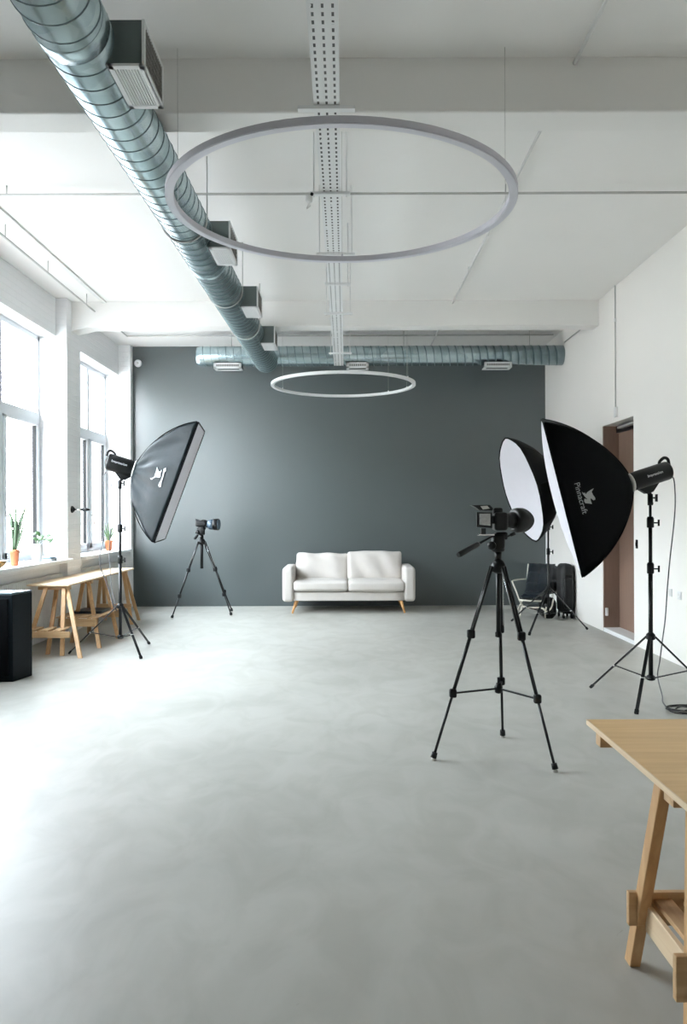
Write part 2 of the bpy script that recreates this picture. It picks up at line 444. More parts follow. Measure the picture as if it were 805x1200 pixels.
# radiators under the sills
def radiator(y0, y1, label, zt=.78):
    r = thing('radiator', (-3.56, (y0+y1)/2, .0), label, 'radiator', 'ribbed radiators along the window wall')
    m = MB(); y = y0
    while y < y1:
        m.rbox((-3.555,y,(.14+zt)/2),(.085,.038,zt-.14),.017,4); y += .05
    m.build('radiator_fins', RAD, r)
    MB().tube([(-3.555,y0-.04,.17),(-3.555,y1+.04,.17)],.012).tube([(-3.555,y0-.04,zt-.04),(-3.555,y1+.04,zt-.04)],.012).build('radiator_pipe', RAD, r)
    for yy in (y0+.1, y1-.1): MB().box((-3.60,yy-.012,.0),(-3.54,yy+.012,.16)).build('radiator_foot', RAD, r)
radiator(6.3, 9.6, 'long cream ribbed radiator behind the left table, under the nearer window')
radiator(10.45, 12.35, 'cream ribbed radiator under the far window in the back left corner')

# pipes on ceiling
ce = MB().tube([(1.405,-.4,HC-.035),(1.405,4.66,HC-.035)],.012)
tag(ce.build('ceiling_conduit', PIPE, origin=(1.405,2.2,HC-.035)), 'white conduit on the near ceiling bay at upper right', 'pipe', 'white ceiling conduits')
ce = MB().tube([(1.405,5.20,HC-.035),(1.405,9.95,HC-.035)],.011)
for y in (6.4, 7.5, 8.6): ce.box((1.392,y,HC-.048),(1.418,y+.02,HC))
tag(ce.build('ceiling_conduit', PIPE, origin=(1.405,7.5,HC-.035)), 'white conduit between the two beams, right of the cable tray', 'pipe', 'white ceiling conduits')
ce = MB().tube([(1.405,10.2,HC-.035),(1.405,12.6,HC-.035)],.014)
tag(ce.build('ceiling_conduit', PIPE, origin=(1.405,11.4,HC-.035)), 'short white conduit behind the far beam above the cross duct', 'pipe', 'white ceiling conduits')
YP = 6.45
cr = thing('ceiling_pipe', (0,YP,HC-.07), 'thin grey pipe running across the whole ceiling behind the big ring', 'pipe')
MB().tube([(XL-.1,YP,HC-.075),(XR,YP,HC-.075)],.0105).build('pipe_run', PIPEG, cr)
for x in (-2.83,1.36): MB().tube([(x,YP,HC),(x,YP,HC-.07)],.006).build('pipe_hanger', PIPEG, cr)
lc = thing('ceiling_rail', (-3.2,8,HC-.14), 'thin suspended grey rail on pins above the left windows', 'rail')
MB().tube([(-3.22,5.0,EYE+2.655),(-3.215,9.9,EYE+2.63)],.011).build('rail_bar', PIPEG, lc)
for y in (5.9,7.3,8.35,9.6): MB().tube([(-3.217,y,HC),(-3.217,y,EYE+2.64)],.005).build('rail_pin', PIPEG, lc)
o = MB().box((-3.13,5.0,HC-.022),(-3.08,9.95,HC)).build('ceiling_trunking', PIPE, origin=(-3.1,7.5,HC)); tag(o, 'flat white cable trunking on the ceiling near the left windows', 'trunking')
o = MB().tube([(-3.32,10.2,HC-.03),(-3.32,11.75,HC-.03)],.012).tube([(-3.32,11.75,HC-.03),(3.2,11.75,HC-.03)],.012).build('corner_conduit', PIPEG, origin=(-3.3,11.7,HC)); tag(o, 'grey conduit bending along the ceiling behind the far beam', 'pipe')
o = MB().tube([(XR-.015,10.25,EYE+2.56),(XR-.015,11.45,EYE+2.56)],.010).build('wall_pipe', PIPEG, origin=(XR,11,EYE+2.56)); tag(o, 'short dark pipe high on the right wall leading to the cross duct', 'pipe')

wc = thing('wall_conduit', (XR,9.33,3.0), 'thin vertical conduit running down the right wall above the doorway', 'pipe')
MB().tube([(XR-.008,9.33,HC),(XR-.008,9.33,EYE+1.27)],.0075).build('conduit_run', PIPEG, wc)
MB().box((XR-.02,9.315,EYE+2.33),(XR,9.345,EYE+2.37)).build('conduit_clip', PIPE, wc)
MB().box((XR-.03,9.26,EYE+1.17),(XR,9.34,EYE+1.29)).build('junction_box', PIPE, wc, .006)

def plate(y, z, label, dark=False, s=.08):
    r = thing('wall_socket' if not dark else 'light_switch', (XR,y,z), label, 'socket' if not dark else 'switch', None if dark else 'white sockets low on the right wall')
    if dark: MB().box((XR-.012,y-.025,z-.05),(XR,y+.025,z+.05)).build('switch_plate', BLACK, r, .004); MB().box((XR-.018,y-.012,z-.02),(XR-.012,y+.012,z+.02)).build('rocker', RUBBER, r)
    else:
        MB().box((XR-.01,y-s/2,z-s/2),(XR,y+s/2,z+s/2)).build('socket_plate', WPAINT, r, .004)
        MB().lathe((XR-.010,y,z),[(.026,0),(.026,.004),(.02,.004),(.02,.001)],16,(-1,0,0)).build('socket_face', PIPE, r)
plate(8.67, EYE-.345, 'small black light switch on the right wall beside the doorway', True)
plate(7.78, EYE-.80, 'white wall socket nearer the doorway, low on the right wall')
plate(7.57, EYE-.81, 'white wall socket further from the doorway, low on the right wall')

# ------------------------------------------------------------------ ducts
def DX(y): return -1.285 + .0135*(y-2)
DZc, DR = EYE+2.28, .169
dt = thing('air_duct', (DX(6),6,DZc), 'large galvanised spiral duct running from top left to the back', 'duct')
y0, y1 = 1.4, 11.42
MB().tube([(DX(y0),y0,DZc),(DX(6),6,DZc),(DX(y1),y1,DZc)], DR, 40).build('duct_tube', GALV, dt)
hp = []; pitch = .128; y = y0+.02; k = 0
while y < y1-.02:
    a = 2*PI*k/28; hp.append((DX(y)+math.cos(a)*(DR+.001), y, DZc+math.sin(a)*(DR+.001))); y += pitch/28; k += 1
MB().tube(hp, .0042, 5).build('duct_seam', SEAM, dt)
for y in (3.55, 6.9, 9.3):
    MB().tube([(DX(y),y-.05,DZc),(DX(y),y-.045,DZc),(DX(y),y+.045,DZc),(DX(y),y+.05,DZc)], [DR+.001,DR+.005,DR+.005,DR+.001], 40).build('duct_collar', GALV, dt)
for y in (5.93, 7.8, 9.2):
    for s in (1,-1):
        MB().tube([(DX(y)+s*(DR+.008),y,HC),(DX(y)+s*(DR+.008),y,DZc)],.005,6).build('hanger_rod', PIPEG, dt)
    MB().tube([(DX(y)+math.cos(t)*(DR+.006),y,DZc+math.sin(t)*(DR+.006)) for t in [PI+PI*i/16 for i in range(17)]],.007,6).build('hanger_strap', PIPEG, dt)

CZ, CR2, CYD = EYE+2.395, .148, 11.60
cd = thing('cross_duct', (.5,CYD,CZ), 'galvanised spiral duct running across the top of the grey back wall', 'duct')
xl = -172/F*CYD
MB().tube([(xl,CYD,CZ),(xl+.06,CYD,CZ),(XR-.005,CYD,CZ)], [CR2-.012,CR2,CR2], 36).build('duct_tube', GALV, cd)
hp = []; x = xl+.05; k = 0
while x < XR-.03:
    a = 2*PI*k/24; hp.append((x, CYD+math.cos(a)*(CR2+.001), CZ+math.sin(a)*(CR2+.001))); x += .115/24; k += 1
MB().tube(hp, .004, 5).build('duct_seam', SEAM, cd)
for x in (-1.7, .9, 2.8): MB().tube([(x,CYD,HC),(x,CYD,CZ+CR2)],.005,6).build('hanger_rod', PIPEG, cd)

def louvre_box(y0, y1, zb, zt, w, label, big):
    xr = DX((y0+y1)/2)+.305; xl_ = xr-w
    r = thing('air_diffuser', (xr-w/2,(y0+y1)/2,zb), label, 'air vent', 'box diffusers along the big duct')
    MB().box((xl_-.06,y0,zb+.012),(xr-.010,y1,zt)).build('diffuser_box', DARKG, r, .003)
    f = MB(); t = .026
    f.box((xl_,y0-.006,zb),(xl_+t,y1+.006,zb+.014)).box((xr-t,y0-.006,zb),(xr,y1+.006,zb+.014)).box((xl_,y0-.006,zb),(xr,y0+t,zb+.014)).box((xl_,y1-t,zb),(xr,y1+.006,zb+.014))
    f.build('bottom_frame', WPAINT, r, .002)
    g = MB(); n = 9
    for i in range(n):
        x = xl_+t+(i+.5)*(w-2*t)/n
        g.beam((x,y0+t,zb+.008),(x,y1-t,zb+.008),.0085,.012)
    g.build('bottom_louvres', WPAINT, r)
    MB().box((xl_+.004,y0+.004,zb+.0125),(xr-.004,y1-.004,zb+.0135)).build('louvre_backing', BLACK, r)
    g = MB()
    g.box((xr-.010,y0-.006,zb),(xr+.004,y0+.02,zt)).box((xr-.010,y1-.02,zb),(xr+.004,y1+.006,zt)).box((xr-.010,y0,zb),(xr+.004,y1,zb+.02)).box((xr-.010,y0,zt-.02),(xr+.004,y1,zt))
    g.build('side_frame', WPAINT, r, .002)
    MB().box((xr-.0098,y0,zb+.01),(xr-.006,y1,zt-.01)).build('side_mesh', HOLE, r)
    g = MB(); k = 16 if big else 8
    for i in range(1,k): yy = y0+(y1-y0)*i/k; g.box((xr-.006,yy-.003,zb+.01),(xr+.001,yy+.003,zt-.01))
    for i in range(1,7): zz = zb+(zt-zb)*i/7; g.box((xr-.006,y0,zz-.0025),(xr+.001,y1,zz+.0025))
    g.build('side_grid', mat('grid_grey%d'%int(y0*10), (.25,.24,.22), .5, noise=.1), r)
ZB = EYE+2.15
louvre_box(3.68, 4.06, ZB, EYE+2.375, .175, 'largest box vent on the duct, nearest the camera at top left', True)
louvre_box(6.20, 6.62, ZB, EYE+2.375, .17, 'second box vent on the duct, behind the big ring light', False)
louvre_box(7.97, 8.38, ZB, EYE+2.375, .17, 'third box vent along the big duct, between the two ring lights', False)
louvre_box(9.66, 10.05, ZB, EYE+2.375, .17, 'smallest and farthest box vent on the big duct', False)
def flat_vent(px0, px1, label):
    x0, x1 = (px0-CX)/F*CYD, (px1-CX)/F*CYD
    zt = CZ-CR2+.03; zb = CZ-CR2-.055; ya, yb = CYD-.11, CYD+.08
    r = thing('duct_grille', ((x0+x1)/2,CYD,zb), label, 'air vent', 'flat grilles under the cross duct')
    MB().box((x0,ya+.01,zb+.01),(x1,yb,zt)).build('grille_neck', DARKG, r)
    f = MB(); t=.022
    f.box((x0-.02,ya-.01,zb),(x1+.02,ya+t,zb+.012)).box((x0-.02,yb-t,zb),(x1+.02,yb+.01,zb+.012)).box((x0-.02,ya,zb),(x0+t,yb,zb+.012)).box((x1-t,ya,zb),(x1+.02,yb,zb+.012))
    f.box((x0-.02,ya-.012,zb),(x1+.02,ya,zb+.028)).box((x0-.02,ya-.012,zb+.062),(x1+.02,ya,zb+.085)).box((x0-.02,ya-.012,zb),(x0+.02,ya,zb+.085)).box((x1-.02,ya-.012,zb),(x1+.02,ya,zb+.085))
    f.build('grille_frame', WPAINT, r, .002)
    MB().box((x0,ya-.004,zb+.01),(x1,ya+.01,zb+.08)).build('grille_back', HOLE, r)
    g = MB(); n = 14
    for i in range(n): x = x0+(i+.5)*(x1-x0)/n; g.box((x-.005,ya-.008,zb+.012),(x+.005,ya+.0,zb+.075))
    g.build('grille_bars', PIPE, r)
flat_vent(254, 283, 'flat grille under the left end of the cross duct')
flat_vent(408, 431, 'flat grille under the middle of the cross duct, by the far ring')
flat_vent(568, 597, 'flat grille under the right part of the cross duct')

# cable tray
TZ = EYE+2.20
def TX(y): return -.150 + .0016*(y-3)
ct = thing('cable_tray', (-.16,1.5,TZ), 'white slotted cable tray hanging along the middle of the ceiling', 'cable tray')
ct.rotation_euler = (0,0,-.0012)
t = MB(); L0, L1 = 1.5, 11.35
for k in range(3):
    x = -.16+k*.045
    t.box((x+.002,L0,TZ),(x+.043,L1,TZ+.003))
ob = t.build('tray_channels', TRAY, ct)
t = MB()
for k in range(4): t.box((-.16+k*.045-.002,L0,TZ-.002),(-.16+k*.045+.002,L1,TZ+.035))
t.build('tray_ribs', WPAINT, ct)
for y, xa, xb in ((4.14,350,417),(5.24,364,411),(6.46,371,416),(7.30,381,411),(8.36,380,413),(10.42,385,412)):
    a, b_ = (xa-CX)/F*y, (xb-CX)/F*y
    br = MB().box((a,y-.02,TZ-.022),(b_,y+.02,TZ-.002)).build('support_bar', WPAINT, ct, .002)
    for x in ((a+.025, b_-.025) if y > 5 else ()): MB().tube([(x,y,HC if not (4.6<y<4.95) else HB),(x,y,TZ-.035)],.0045,6).build('threaded_rod', PIPE, br)
sn = thing('ceiling_sensor', (-.225,5.22,TZ-.05), 'small white sensor clipped to the left end of a tray support bar', 'sensor')
MB().rbox((-.235,5.22,TZ-.055),(.05,.05,.05),.018,5).build('sensor_head', WPAINT, sn)
MB().tube(bez([(-.235,5.22,TZ-.08),(-.25,5.22,TZ-.12),(-.225,5.22,TZ-.10)]),.003,6).build('sensor_lead', PIPE, sn)
MB().cyl((-.22,5.195,TZ-.03),(-.21,5.19,TZ-.035),.011).build('sensor_lens', BLACK, sn)

# ------------------------------------------------------------------ ring lights
def ring(cy, z, r, cx, tilt, m, label, wires):
    o = thing('ring_light', (cx,cy,z), label, 'ceiling light', 'hanging ring lights')
    n = 96; w, h = .048, .036
    def P(a, rr, zz):
        p = V((math.cos(a)*rr, math.sin(a)*rr, zz)); 
        return V((cx, cy, z)) + M.Rotation(tilt, 3, 'X') @ p
    def band(sec, name, mm):
        k = len(sec); vs = [P(2*PI*i/n, rr, zz) for i in range(n) for rr, zz in sec]
        fs = [(i*k+j, i*k+(j+1)%k, ((i+1)%n)*k+(j+1)%k, ((i+1)%n)*k+j) for i in range(n) for j in range(k)]
        ob = MB().add(vs, fs).build(name, mm, o); 
        return ob
    band([(r-w,.004),(r,.004),(r,h),(r-w,h)], 'ring_frame', m)
    band([(r-w+.004,0),(r-.004,0),(r-.004,.006),(r-w+.004,.006)], 'ring_diffuser', RINGD if m is RINGM else RINGW)
    for a in wires:
        p = P(a, r-w/2, h); MB().tube([p, (p.x,p.y,HC)],.0014,5).build('suspension_wire', PIPEG, o)
        MB().cyl(p-V((0,0,.004)), p+V((0,0,.02)), .008, n=8).build('wire_gripper', m, o)
    return o
ring(4.46, EYE+1.775, 1.0, -.012, .012, RINGM, 'large hanging ring light nearest the camera, lilac grey', (.1, PI-.1, PI/2))
ring(10.70, EYE+1.785, 1.005, -.015, .0, RINGW, 'smaller looking far white ring light in front of the grey wall', (.37, PI-.46, -.5, .82))

# ------------------------------------------------------------------ back wall speaker
p = W(162, 426, YB)
rs = thing('wall_alarm', (p.x,YB,p.z), 'small round white device high on the left of the grey wall', 'alarm')
MB().lathe((p.x,YB,p.z),[(.062,0),(.062,.02),(.055,.035),(.02,.042),(.0,.042)],24,(0,-1,0)).build('alarm_body', CERAM, rs)
MB().lathe((p.x,YB-.040,p.z),[(.02,0),(.018,.006),(.0,.008)],16,(0,-1,0)).build('alarm_centre', PIPEG, rs)

# wall lamp on the pier
p = W(84, 597, 9.93); p.x = XL
wl = thing('wall_lamp', (XL,p.y,p.z), 'small black and white swing arm lamp on the white pier', 'lamp')
MB().lathe(p,[(.045,0),(.045,.012),(.028,.03),(.016,.04)],20,(1,0,0)).build('lamp_base', BLACK, wl)
MB().tube([p+V((.03,0,0)),p+V((.09,-.02,-.005)),p+V((.13,-.01,0))],.010).build('lamp_arm', STEEL, wl)
MB().tube([p+V((.12,-.01,0)),p+V((.15,-.01,.0)),p+V((.20,-.01,-.002)),p+V((.24,-.01,-.005))],[.012,.022,.019,.006],12).build('lamp_head', BLACK, wl)

# ------------------------------------------------------------------ sofa
sy = 11.62
def sx(px): return (px-CX)/F*sy
sf = thing('sofa', (sx(408),12.0,0), 'cream white two seat sofa standing against the grey back wall', 'sofa')
x0, x1 = sx(330.5), sx(486.5); xa0, xa1 = x0+.165, x1-.165
back = 12.50
arm_h = .70; arm_b = .18
def warm(q, p):
    q = q.copy(); 
    return q
for s, xc in ((0, x0+.0825), (1, x1-.0825)):
    MB().rbox((xc,(sy+back)/2,(arm_h+arm_b)/2),(.165,back-sy,arm_h-arm_b),.045,12,.006).build('armrest', SOFA, sf)
MB().rbox(((x0+x1)/2,(sy+.06+back)/2,.255),(xa1-xa0+.02,back-sy-.06,.145),.02,8).build('base_frame', SOFA, sf)
MB().rbox(((x0+x1)/2,back-.07,.50),(xa1-xa0+.02,.14,.52),.04,8).build('back_frame', SOFA, sf)
def wrink(seed, amp):
    rnd = random.Random(seed); ks = [(rnd.uniform(8,20),rnd.uniform(6,18),rnd.uniform(0,6.3),rnd.uniform(.3,1)) for _ in range(7)]
    def f(q, p):
        e = sum(a*math.sin(kx*q.x+kz*(q.z+q.y)+ph) for kx,kz,ph,a in ks)*amp
        return q + V((0, -e if p[1] < 0 else 0, e*.25 if p[2] > .5 else 0))
    return f
xm = sx(407.6)
MB().rbox(((xa0+xm)/2+.0,sy+.36,.415),(xm-xa0,.74,.150),.045,18,.016,pax=(2,1),fn=wrink(1,.005)).build('seat_cushion', SOFA, sf)
MB().rbox(((xa1+xm)/2,sy+.355,.410),(xa1-xm,.74,.155),.045,18,.018,pax=(2,1),fn=wrink(2,.005)).build('seat_cushion', SOFA, sf)
rt = M.Rotation(-.16, 3, 'X')
MB().rbox(((xa0+xm)/2+.008,sy+.62,.665),(xm-xa0-.01,.17,.44),.045,20,.03,mtx=rt@M.Rotation(.012,3,'Y'),pax=(1,),fn=wrink(3,.009)).build('back_cushion', SOFA, sf)
MB().rbox(((xa1+xm)/2-.004,sy+.60,.685),(xa1-xm+.005,.17,.46),.045,20,.032,mtx=rt,pax=(1,),fn=wrink(4,.009)).build('back_cushion', SOFA, sf)
for px, dx in ((346.5,-.06),(470,.055)):
    for yy, dy in ((sy+.10,-.05),(back-.1,.04)):
        MB().cyl((sx(px),yy,.19),(sx(px)+dx,yy+dy,0),.026,.014,14).build('sofa_leg', WLEG, sf)

# ------------------------------------------------------------------ light stands
def light_stand(c, feet, top, label, hubz=.518, botz=.19, joints=(1.05,1.35), r=.0175, side=V((1,-.4,0))):
    o = thing('light_stand', (c[0],c[1],0), label, 'light stand', 'black light stands')
    cx, cy = c
    j = sorted(joints)
    MB().cyl((cx,cy,botz-.03),(cx,cy,j[0]),r,n=14).build('lower_pole', BLACKM, o)
    MB().cyl((cx,cy,j[0]),(cx,cy,j[1]),r*.82,n=14).build('middle_pole', BLACKM, o)
    MB().cyl((cx,cy,j[1]),(cx,cy,top),r*.64,n=14).build('upper_pole', BLACKM, o)
    sd = side.normalized()
    for z in j:
        k = MB().lathe((cx,cy,z-.045),[(r+.004,0),(r+.010,.005),(r+.010,.075),(r+.003,.09)],14).build('height_collar', BLACK, o)
        q = V((cx,cy,z-.005))
        MB().cyl(q+sd*(r+.008),q+sd*(r+.04),.006).beam(q+sd*(r+.045)-V((0,0,.026)),q+sd*(r+.045)+V((0,0,.026)),.010,.016,up=sd).build('wing_knob', BLACK, k)
    MB().lathe((cx,cy,hubz-.035),[(r+.003,0),(r+.018,.008),(r+.018,.045),(r+.003,.06)],12).build('leg_collar', BLACK, o)
    MB().lathe((cx,cy,botz-.035),[(r+.002,0),(r+.016,.006),(r+.016,.035),(r+.002,.045)],12).build('brace_collar', BLACK, o)
    for f in feet:
        f = V((f[0],f[1],.0)); d = (f-V((cx,cy,0))).normalized()
        a = V((cx,cy,hubz))+d*(r+.014)+V((0,0,-.005)); e = f+V((0,0,.014))
        sidev = d.cross(V((0,0,1)))
        lg = MB().beam(a, e, .026, .013).build('leg', BLACKM, o, .003)
        MB().beam(a+(e-a)*.955, e-V((0,0,.004)), .031, .021).build('leg_cap', RUBBER, lg, .003)
        m_ = a+(e-a)*.56
        MB().beam(V((cx,cy,botz-.015))+d*(r+.01), m_, .018, .007).build('brace', BLACKM, o)
        MB().cyl(m_-sidev*.018, m_+sidev*.018, .008, n=8).build('brace_pivot', SILVER, lg)
    return o

def flash(rear, front, r, pole, label, txt):
    rear, front, pole = V(rear), V(front), V(pole)
    d = (front-rear).normalized(); L_ = (front-rear).length
    o = thing('flash_head', pole, label, 'studio flash', 'studio flash heads')
    sd, u = frame_of(d)
    toward = V((-rear.x, -rear.y, 0)).normalized()
    sv = d.cross(u).normalized()
    if sv.dot(toward) < 0: sv = -sv
    MB().lathe(rear,[(r*.86,0),(r*.97,.008),(r,.02),(r,L_*.82),(r*.96,L_*.84),(r*.96,L_)],28,d).build('flash_body', BLACK, o)
    MB().lathe(rear+d*(L_*.97),[(r*1.0,0),(r*1.1,.004),(r*1.1,.016),(r*.9,.022)],28,d).build('speed_ring', SILVER, o)
    MB().lathe(rear-d*.012,[(r*.5,0),(r*.66,.004),(r*.66,.014)],20,d).build('control_panel', RUBBER, o)
    h0 = rear+u*r*.9+d*.02
    MB().tube(bez([h0+d*.05-u*.01, h0+d*.035+u*.018, h0-d*.0+u*.036, h0-d*.025+u*.034, h0-d*.042+u*.012, h0-d*.04-u*.03]),.0125,8).build('carry_handle', BLACK, o)
    # belly and tilt bracket
    m_ = pole+V((0,0,0)); bt = rear+d*(V(pole-rear).dot(d))
    w = .05
    pol = [bt-d*.12-u*r*.75, bt+d*.10-u*r*.75, bt+d*.03-u*(r+.05), bt-d*.03-u*(r+.05)]
    MB().prism([q-sv*w/2 for q in pol], sv, w).build('tilt_bracket', BLACK, o, .005)
    top = bt-u*(r+.04)
    MB().cyl(top, V((pole.x,pole.y,top.z-.03)), .017).cyl(V((pole.x,pole.y,top.z-.02)), V((pole.x,pole.y,top.z-.11)), .021).build('mount_socket', BLACK, o)
    kk = V((pole.x,pole.y,top.z-.05))
    xk = V((1,0,0)) if d.x < 0 else V((1,-.2,0)).normalized()
    MB().cyl(kk, kk+xk*.045, .007).beam(kk+xk*.05-V((0,0,.03)), kk+xk*.05+V((0,0,.03)), .012, .018, up=xk).cyl(kk+V((0,-.0,-.04)), kk+V((.0,-.035,-.045)), .012).build('tilt_knob', BLACK, o)
    xd = d if d.x > 0 else -d
    text('flash_lettering', txt, r*.42, rear+d*L_*.46+sv*(r*.985)+u*r*.17, xd, u, CERAM, o)
    return o, top

def softbox(apex, corners, label, fab, bulge=.5, faceout=.0, n=14, lip=.03, r0=.085, axis=None, name='softbox', wrk=.004, sag=.05, rings=14, sides=4):
    apex = V(apex); cs = [V(c) for c in corners]; cen = sum(cs, V((0,0,0)))/len(cs)
    o = thing(name, apex, label, 'softbox', 'softboxes on stands')
    nf = (cs[1]-cs[0]).cross(cs[-1]-cs[0]).normalized()
    if nf.dot(cen-apex) < 0: nf = -nf
    ax = nf
    out = []; edge = []
    for i in range(len(cs)):
        for k in range(n):
            t = k/n; out.append(cs[i].lerp(cs[(i+1)%len(cs)], t)); edge.append(math.sin(PI*t))
    m_ = len(out)
    def rad(p): q = p-apex; return q-ax*q.dot(ax)
    vs = []
    for j in range(rings+1):
        t = j/rings
        ka = bulge*(1-math.cos(t*PI/2))+(1-bulge)*t; kr = bulge*math.sin(t*PI/2)+(1-bulge)*t
        for i, p in enumerate(out):
            R = rad(p); A = (p-apex).dot(ax)
            s0 = R.normalized()*r0
            q = apex + ax*A*ka + s0 + (R-s0)*kr
            pull = sag*edge[i]*math.sin(PI*t)*(1.2 if sides==4 else .3)
            ph = i*2*PI/m_*13
            wr = wrk*math.sin(PI*t)*(math.sin(ph*.77+t*5+1)*.6+math.sin(ph*.31-t*7)*.8+math.sin(ph*1.9+t*3)*.35)
            q = q - (R*pull) + ax*wr
            vs.append(q)
    fs = [(j*m_+i, j*m_+(i+1)%m_, (j+1)*m_+(i+1)%m_, (j+1)*m_+i) for j in range(rings) for i in range(m_)]
    b = MB().add(vs, fs, True); sh = b.build('softbox_shell', fab, o)
    sm = sh.modifiers.new('cloth', 'SOLIDIFY'); sm.thickness = .004
    # lip
    lp = MB(); vs = [p for p in out]+[p+nf*lip for p in out]
    lp.add(vs, [(i,(i+1)%m_,m_+(i+1)%m_,m_+i) for i in range(m_)]); lo = lp.build('edge_lip', FABB, o)
    sm = lo.modifiers.new('cloth', 'SOLIDIFY'); sm.thickness = .006
    # diffuser
    K = 10; vs = []
    for j in range(K+1):
        t = j/K
        for i, p in enumerate(out):
            vs.append(cen.lerp(p, t*.997) + nf*(lip*.86 + faceout*(1-t**2.2)))
    fs = [(j*m_+i, j*m_+(i+1)%m_, (j+1)*m_+(i+1)%m_, (j+1)*m_+i) for j in range(K) for i in range(m_)]
    MB().add(vs, fs, True).build('front_diffuser', DIFF, o)
    # seams over the bent rods
    stp = n if sides == 4 else 4
    MB().tube([p+nf*lip for p in out], .011 if sides == 8 else .006, 6, closed=True).build('rim_piping', FABB, o)
    for i in range(0, m_, stp):
        pts = []
        for j in range(rings+1):
            t = j/rings; p = out[i]; R = rad(p); A = (p-apex).dot(ax)
            ka = bulge*(1-math.cos(t*PI/2))+(1-bulge)*t; kr = bulge*math.sin(t*PI/2)+(1-bulge)*t
            s0 = R.normalized()*r0; pts.append(apex + ax*A*ka + s0 + (R-s0)*kr)
        MB().tube(pts, .0055, 6).build('rod_seam', FABB, o)
    MB().lathe(apex-ax*.004,[(r0*.8,0),(r0*1.03,.003),(r0*1.03,.018),(r0*.8,.02)],28,ax).build('speed_ring_collar', BLACK, o)
    o['_ax'] = 0; del o['_ax']
    return o, sh, nf

# fox-like emblem drawn as a flat shape (zoom pixels of the photo)
FOX = [(610,345),(560,430),(590,500),(640,570),(645,615),(600,632),(565,600),(530,585),(538,640),(570,720),(490,705),(410,700),(383,650),(390,590),(470,612),(410,560),(350,480),(330,430),(385,470),(395,440),(420,490),(455,440),(530,390)]
def emblem(pts, parent, mm=LOGO, toward=V((0,-1,0)), t=.003, name='emblem'):
    return MB().prism(pts, toward, t).build(name, mm, parent)

# left softbox
lc2 = G(140.8,741,.19); lcx, lcy = -2.45, 8.37
light_stand((lcx,lcy), [G(80.6,767),G(165.5,773),G(175,755.5)], 1.80, 'black light stand beside the pale wooden table on the left', joints=(1.02,1.36))
fr, ft = W(124.5,541,8.30), W(156,549.5,8.36)
flash(W(125.5,540.5,8.30), W(157,550,8.36), .092, (lcx,lcy,1.80), 'black studio flash behind the left softbox, by the far window', 'Impression')
A, D, B, Cc = W(230.5,494,7.9), W(178.6,635.3,7.9), W(238.0,505,8.85), W(191.6,631,8.85)
lo, lsh, lnf = softbox(W(158,550.3,8.37), [A,D,Cc,B], 'tilted slate black softbox on the left, facing the room', FABT, bulge=.5, faceout=.0, lip=.02, sag=.07, wrk=.02, n=30, rings=28)
# near side panel plane for lettering: between apex and the A-D edge
def panel_pts(pix, Y): return [W(x, y, Y) for x, y in pix]
ZX = lambda x, y: (170+x/20.125, 535+y/20.125)
lp1 = [(290,240),(325,330),(345,360),(375,340),(395,300),(400,350),(375,400),(372,480),(350,500),(260,492),(200,520),(180,545),(145,545),(130,505),(170,508),(220,480),(240,420),(265,350)]
lp2 = [(445,290),(500,265),(500,340),(465,380),(435,500),(400,600),(380,720),(335,725),(318,680),(340,620),(375,560),(410,470),(430,370)]
def on_shell(sh, poly, off):
    """drop flat picture points onto the near panel of a softbox shell"""
    dg = bpy.context.evaluated_depsgraph_get(); dg.update()
    me = sh.data; from mathutils.bvhtree import BVHTree
    root = V(sh.parent.location)
    bvh = BVHTree.FromPolygons([v.co+root for v in me.vertices], [p.vertices[:] for p in me.polygons])
    eye = V((0,0,EYE)); out = []
    for x, y in poly:
        dr = (W(x,y,5)-eye).normalized(); h = bvh.ray_cast(eye, dr)
        if h[0] is None: return None
        nrm = h[1] if h[1].dot(dr) < 0 else -h[1]
        out.append(h[0]+nrm*off)
    return out
def decal(sh, polys, parent, name='emblem'):
    m_ = MB()
    for poly in polys:
        q = on_shell(sh, poly, .006)
        if not q: continue
        f_ = V((-q[0].x,-q[0].y,0)).normalized()
        m_.prism(q, f_, .002)
    if m_.v: return m_.build(name, LOGO, parent)
decal(lsh, [[ZX(*p) for p in lp1],[ZX(*p) for p in lp2]], lo)

# right softbox
rcx, rcy = 2.462, 6.19
light_stand((rcx,rcy), [G(692,807),G(745.6,838),(rcx+.54,rcy+.02)], 1.62, 'black light stand nearest the right wall', joints=(1.06,1.43), hubz=.515)
flash(W(783,551,6.22), W(737,566,6.15), .076, (rcx,rcy,1.62), 'black studio flash behind the right softbox, near the doorway', 'Impression')
A, D = W(638,495,5.85), W(684,676,5.85)
off = V((.188,.80,.125))
ro, rsh, rnf = softbox(W(739,566,6.18), [A,D,D+off,A+off], 'big black softbox on the right with a pale emblem and lettering', FABB, bulge=.5, faceout=.07, lip=.01, sag=.03)
ZY = lambda x, y: (665+x/20.125, 555+y/20.125)
decal(rsh, [[ZY(*p) for p in FOX]], ro)
q = on_shell(rsh, [(ZY(220,270)),(ZY(300,580)),(ZY(395,900))], .008)
if q:
    xd = (q[2]-q[0]); yd = V((1,0,0))
    text('softbox_lettering', 'Pinnacraft', .062, q[1], xd, V((1,0,.3)), LOGO, ro)

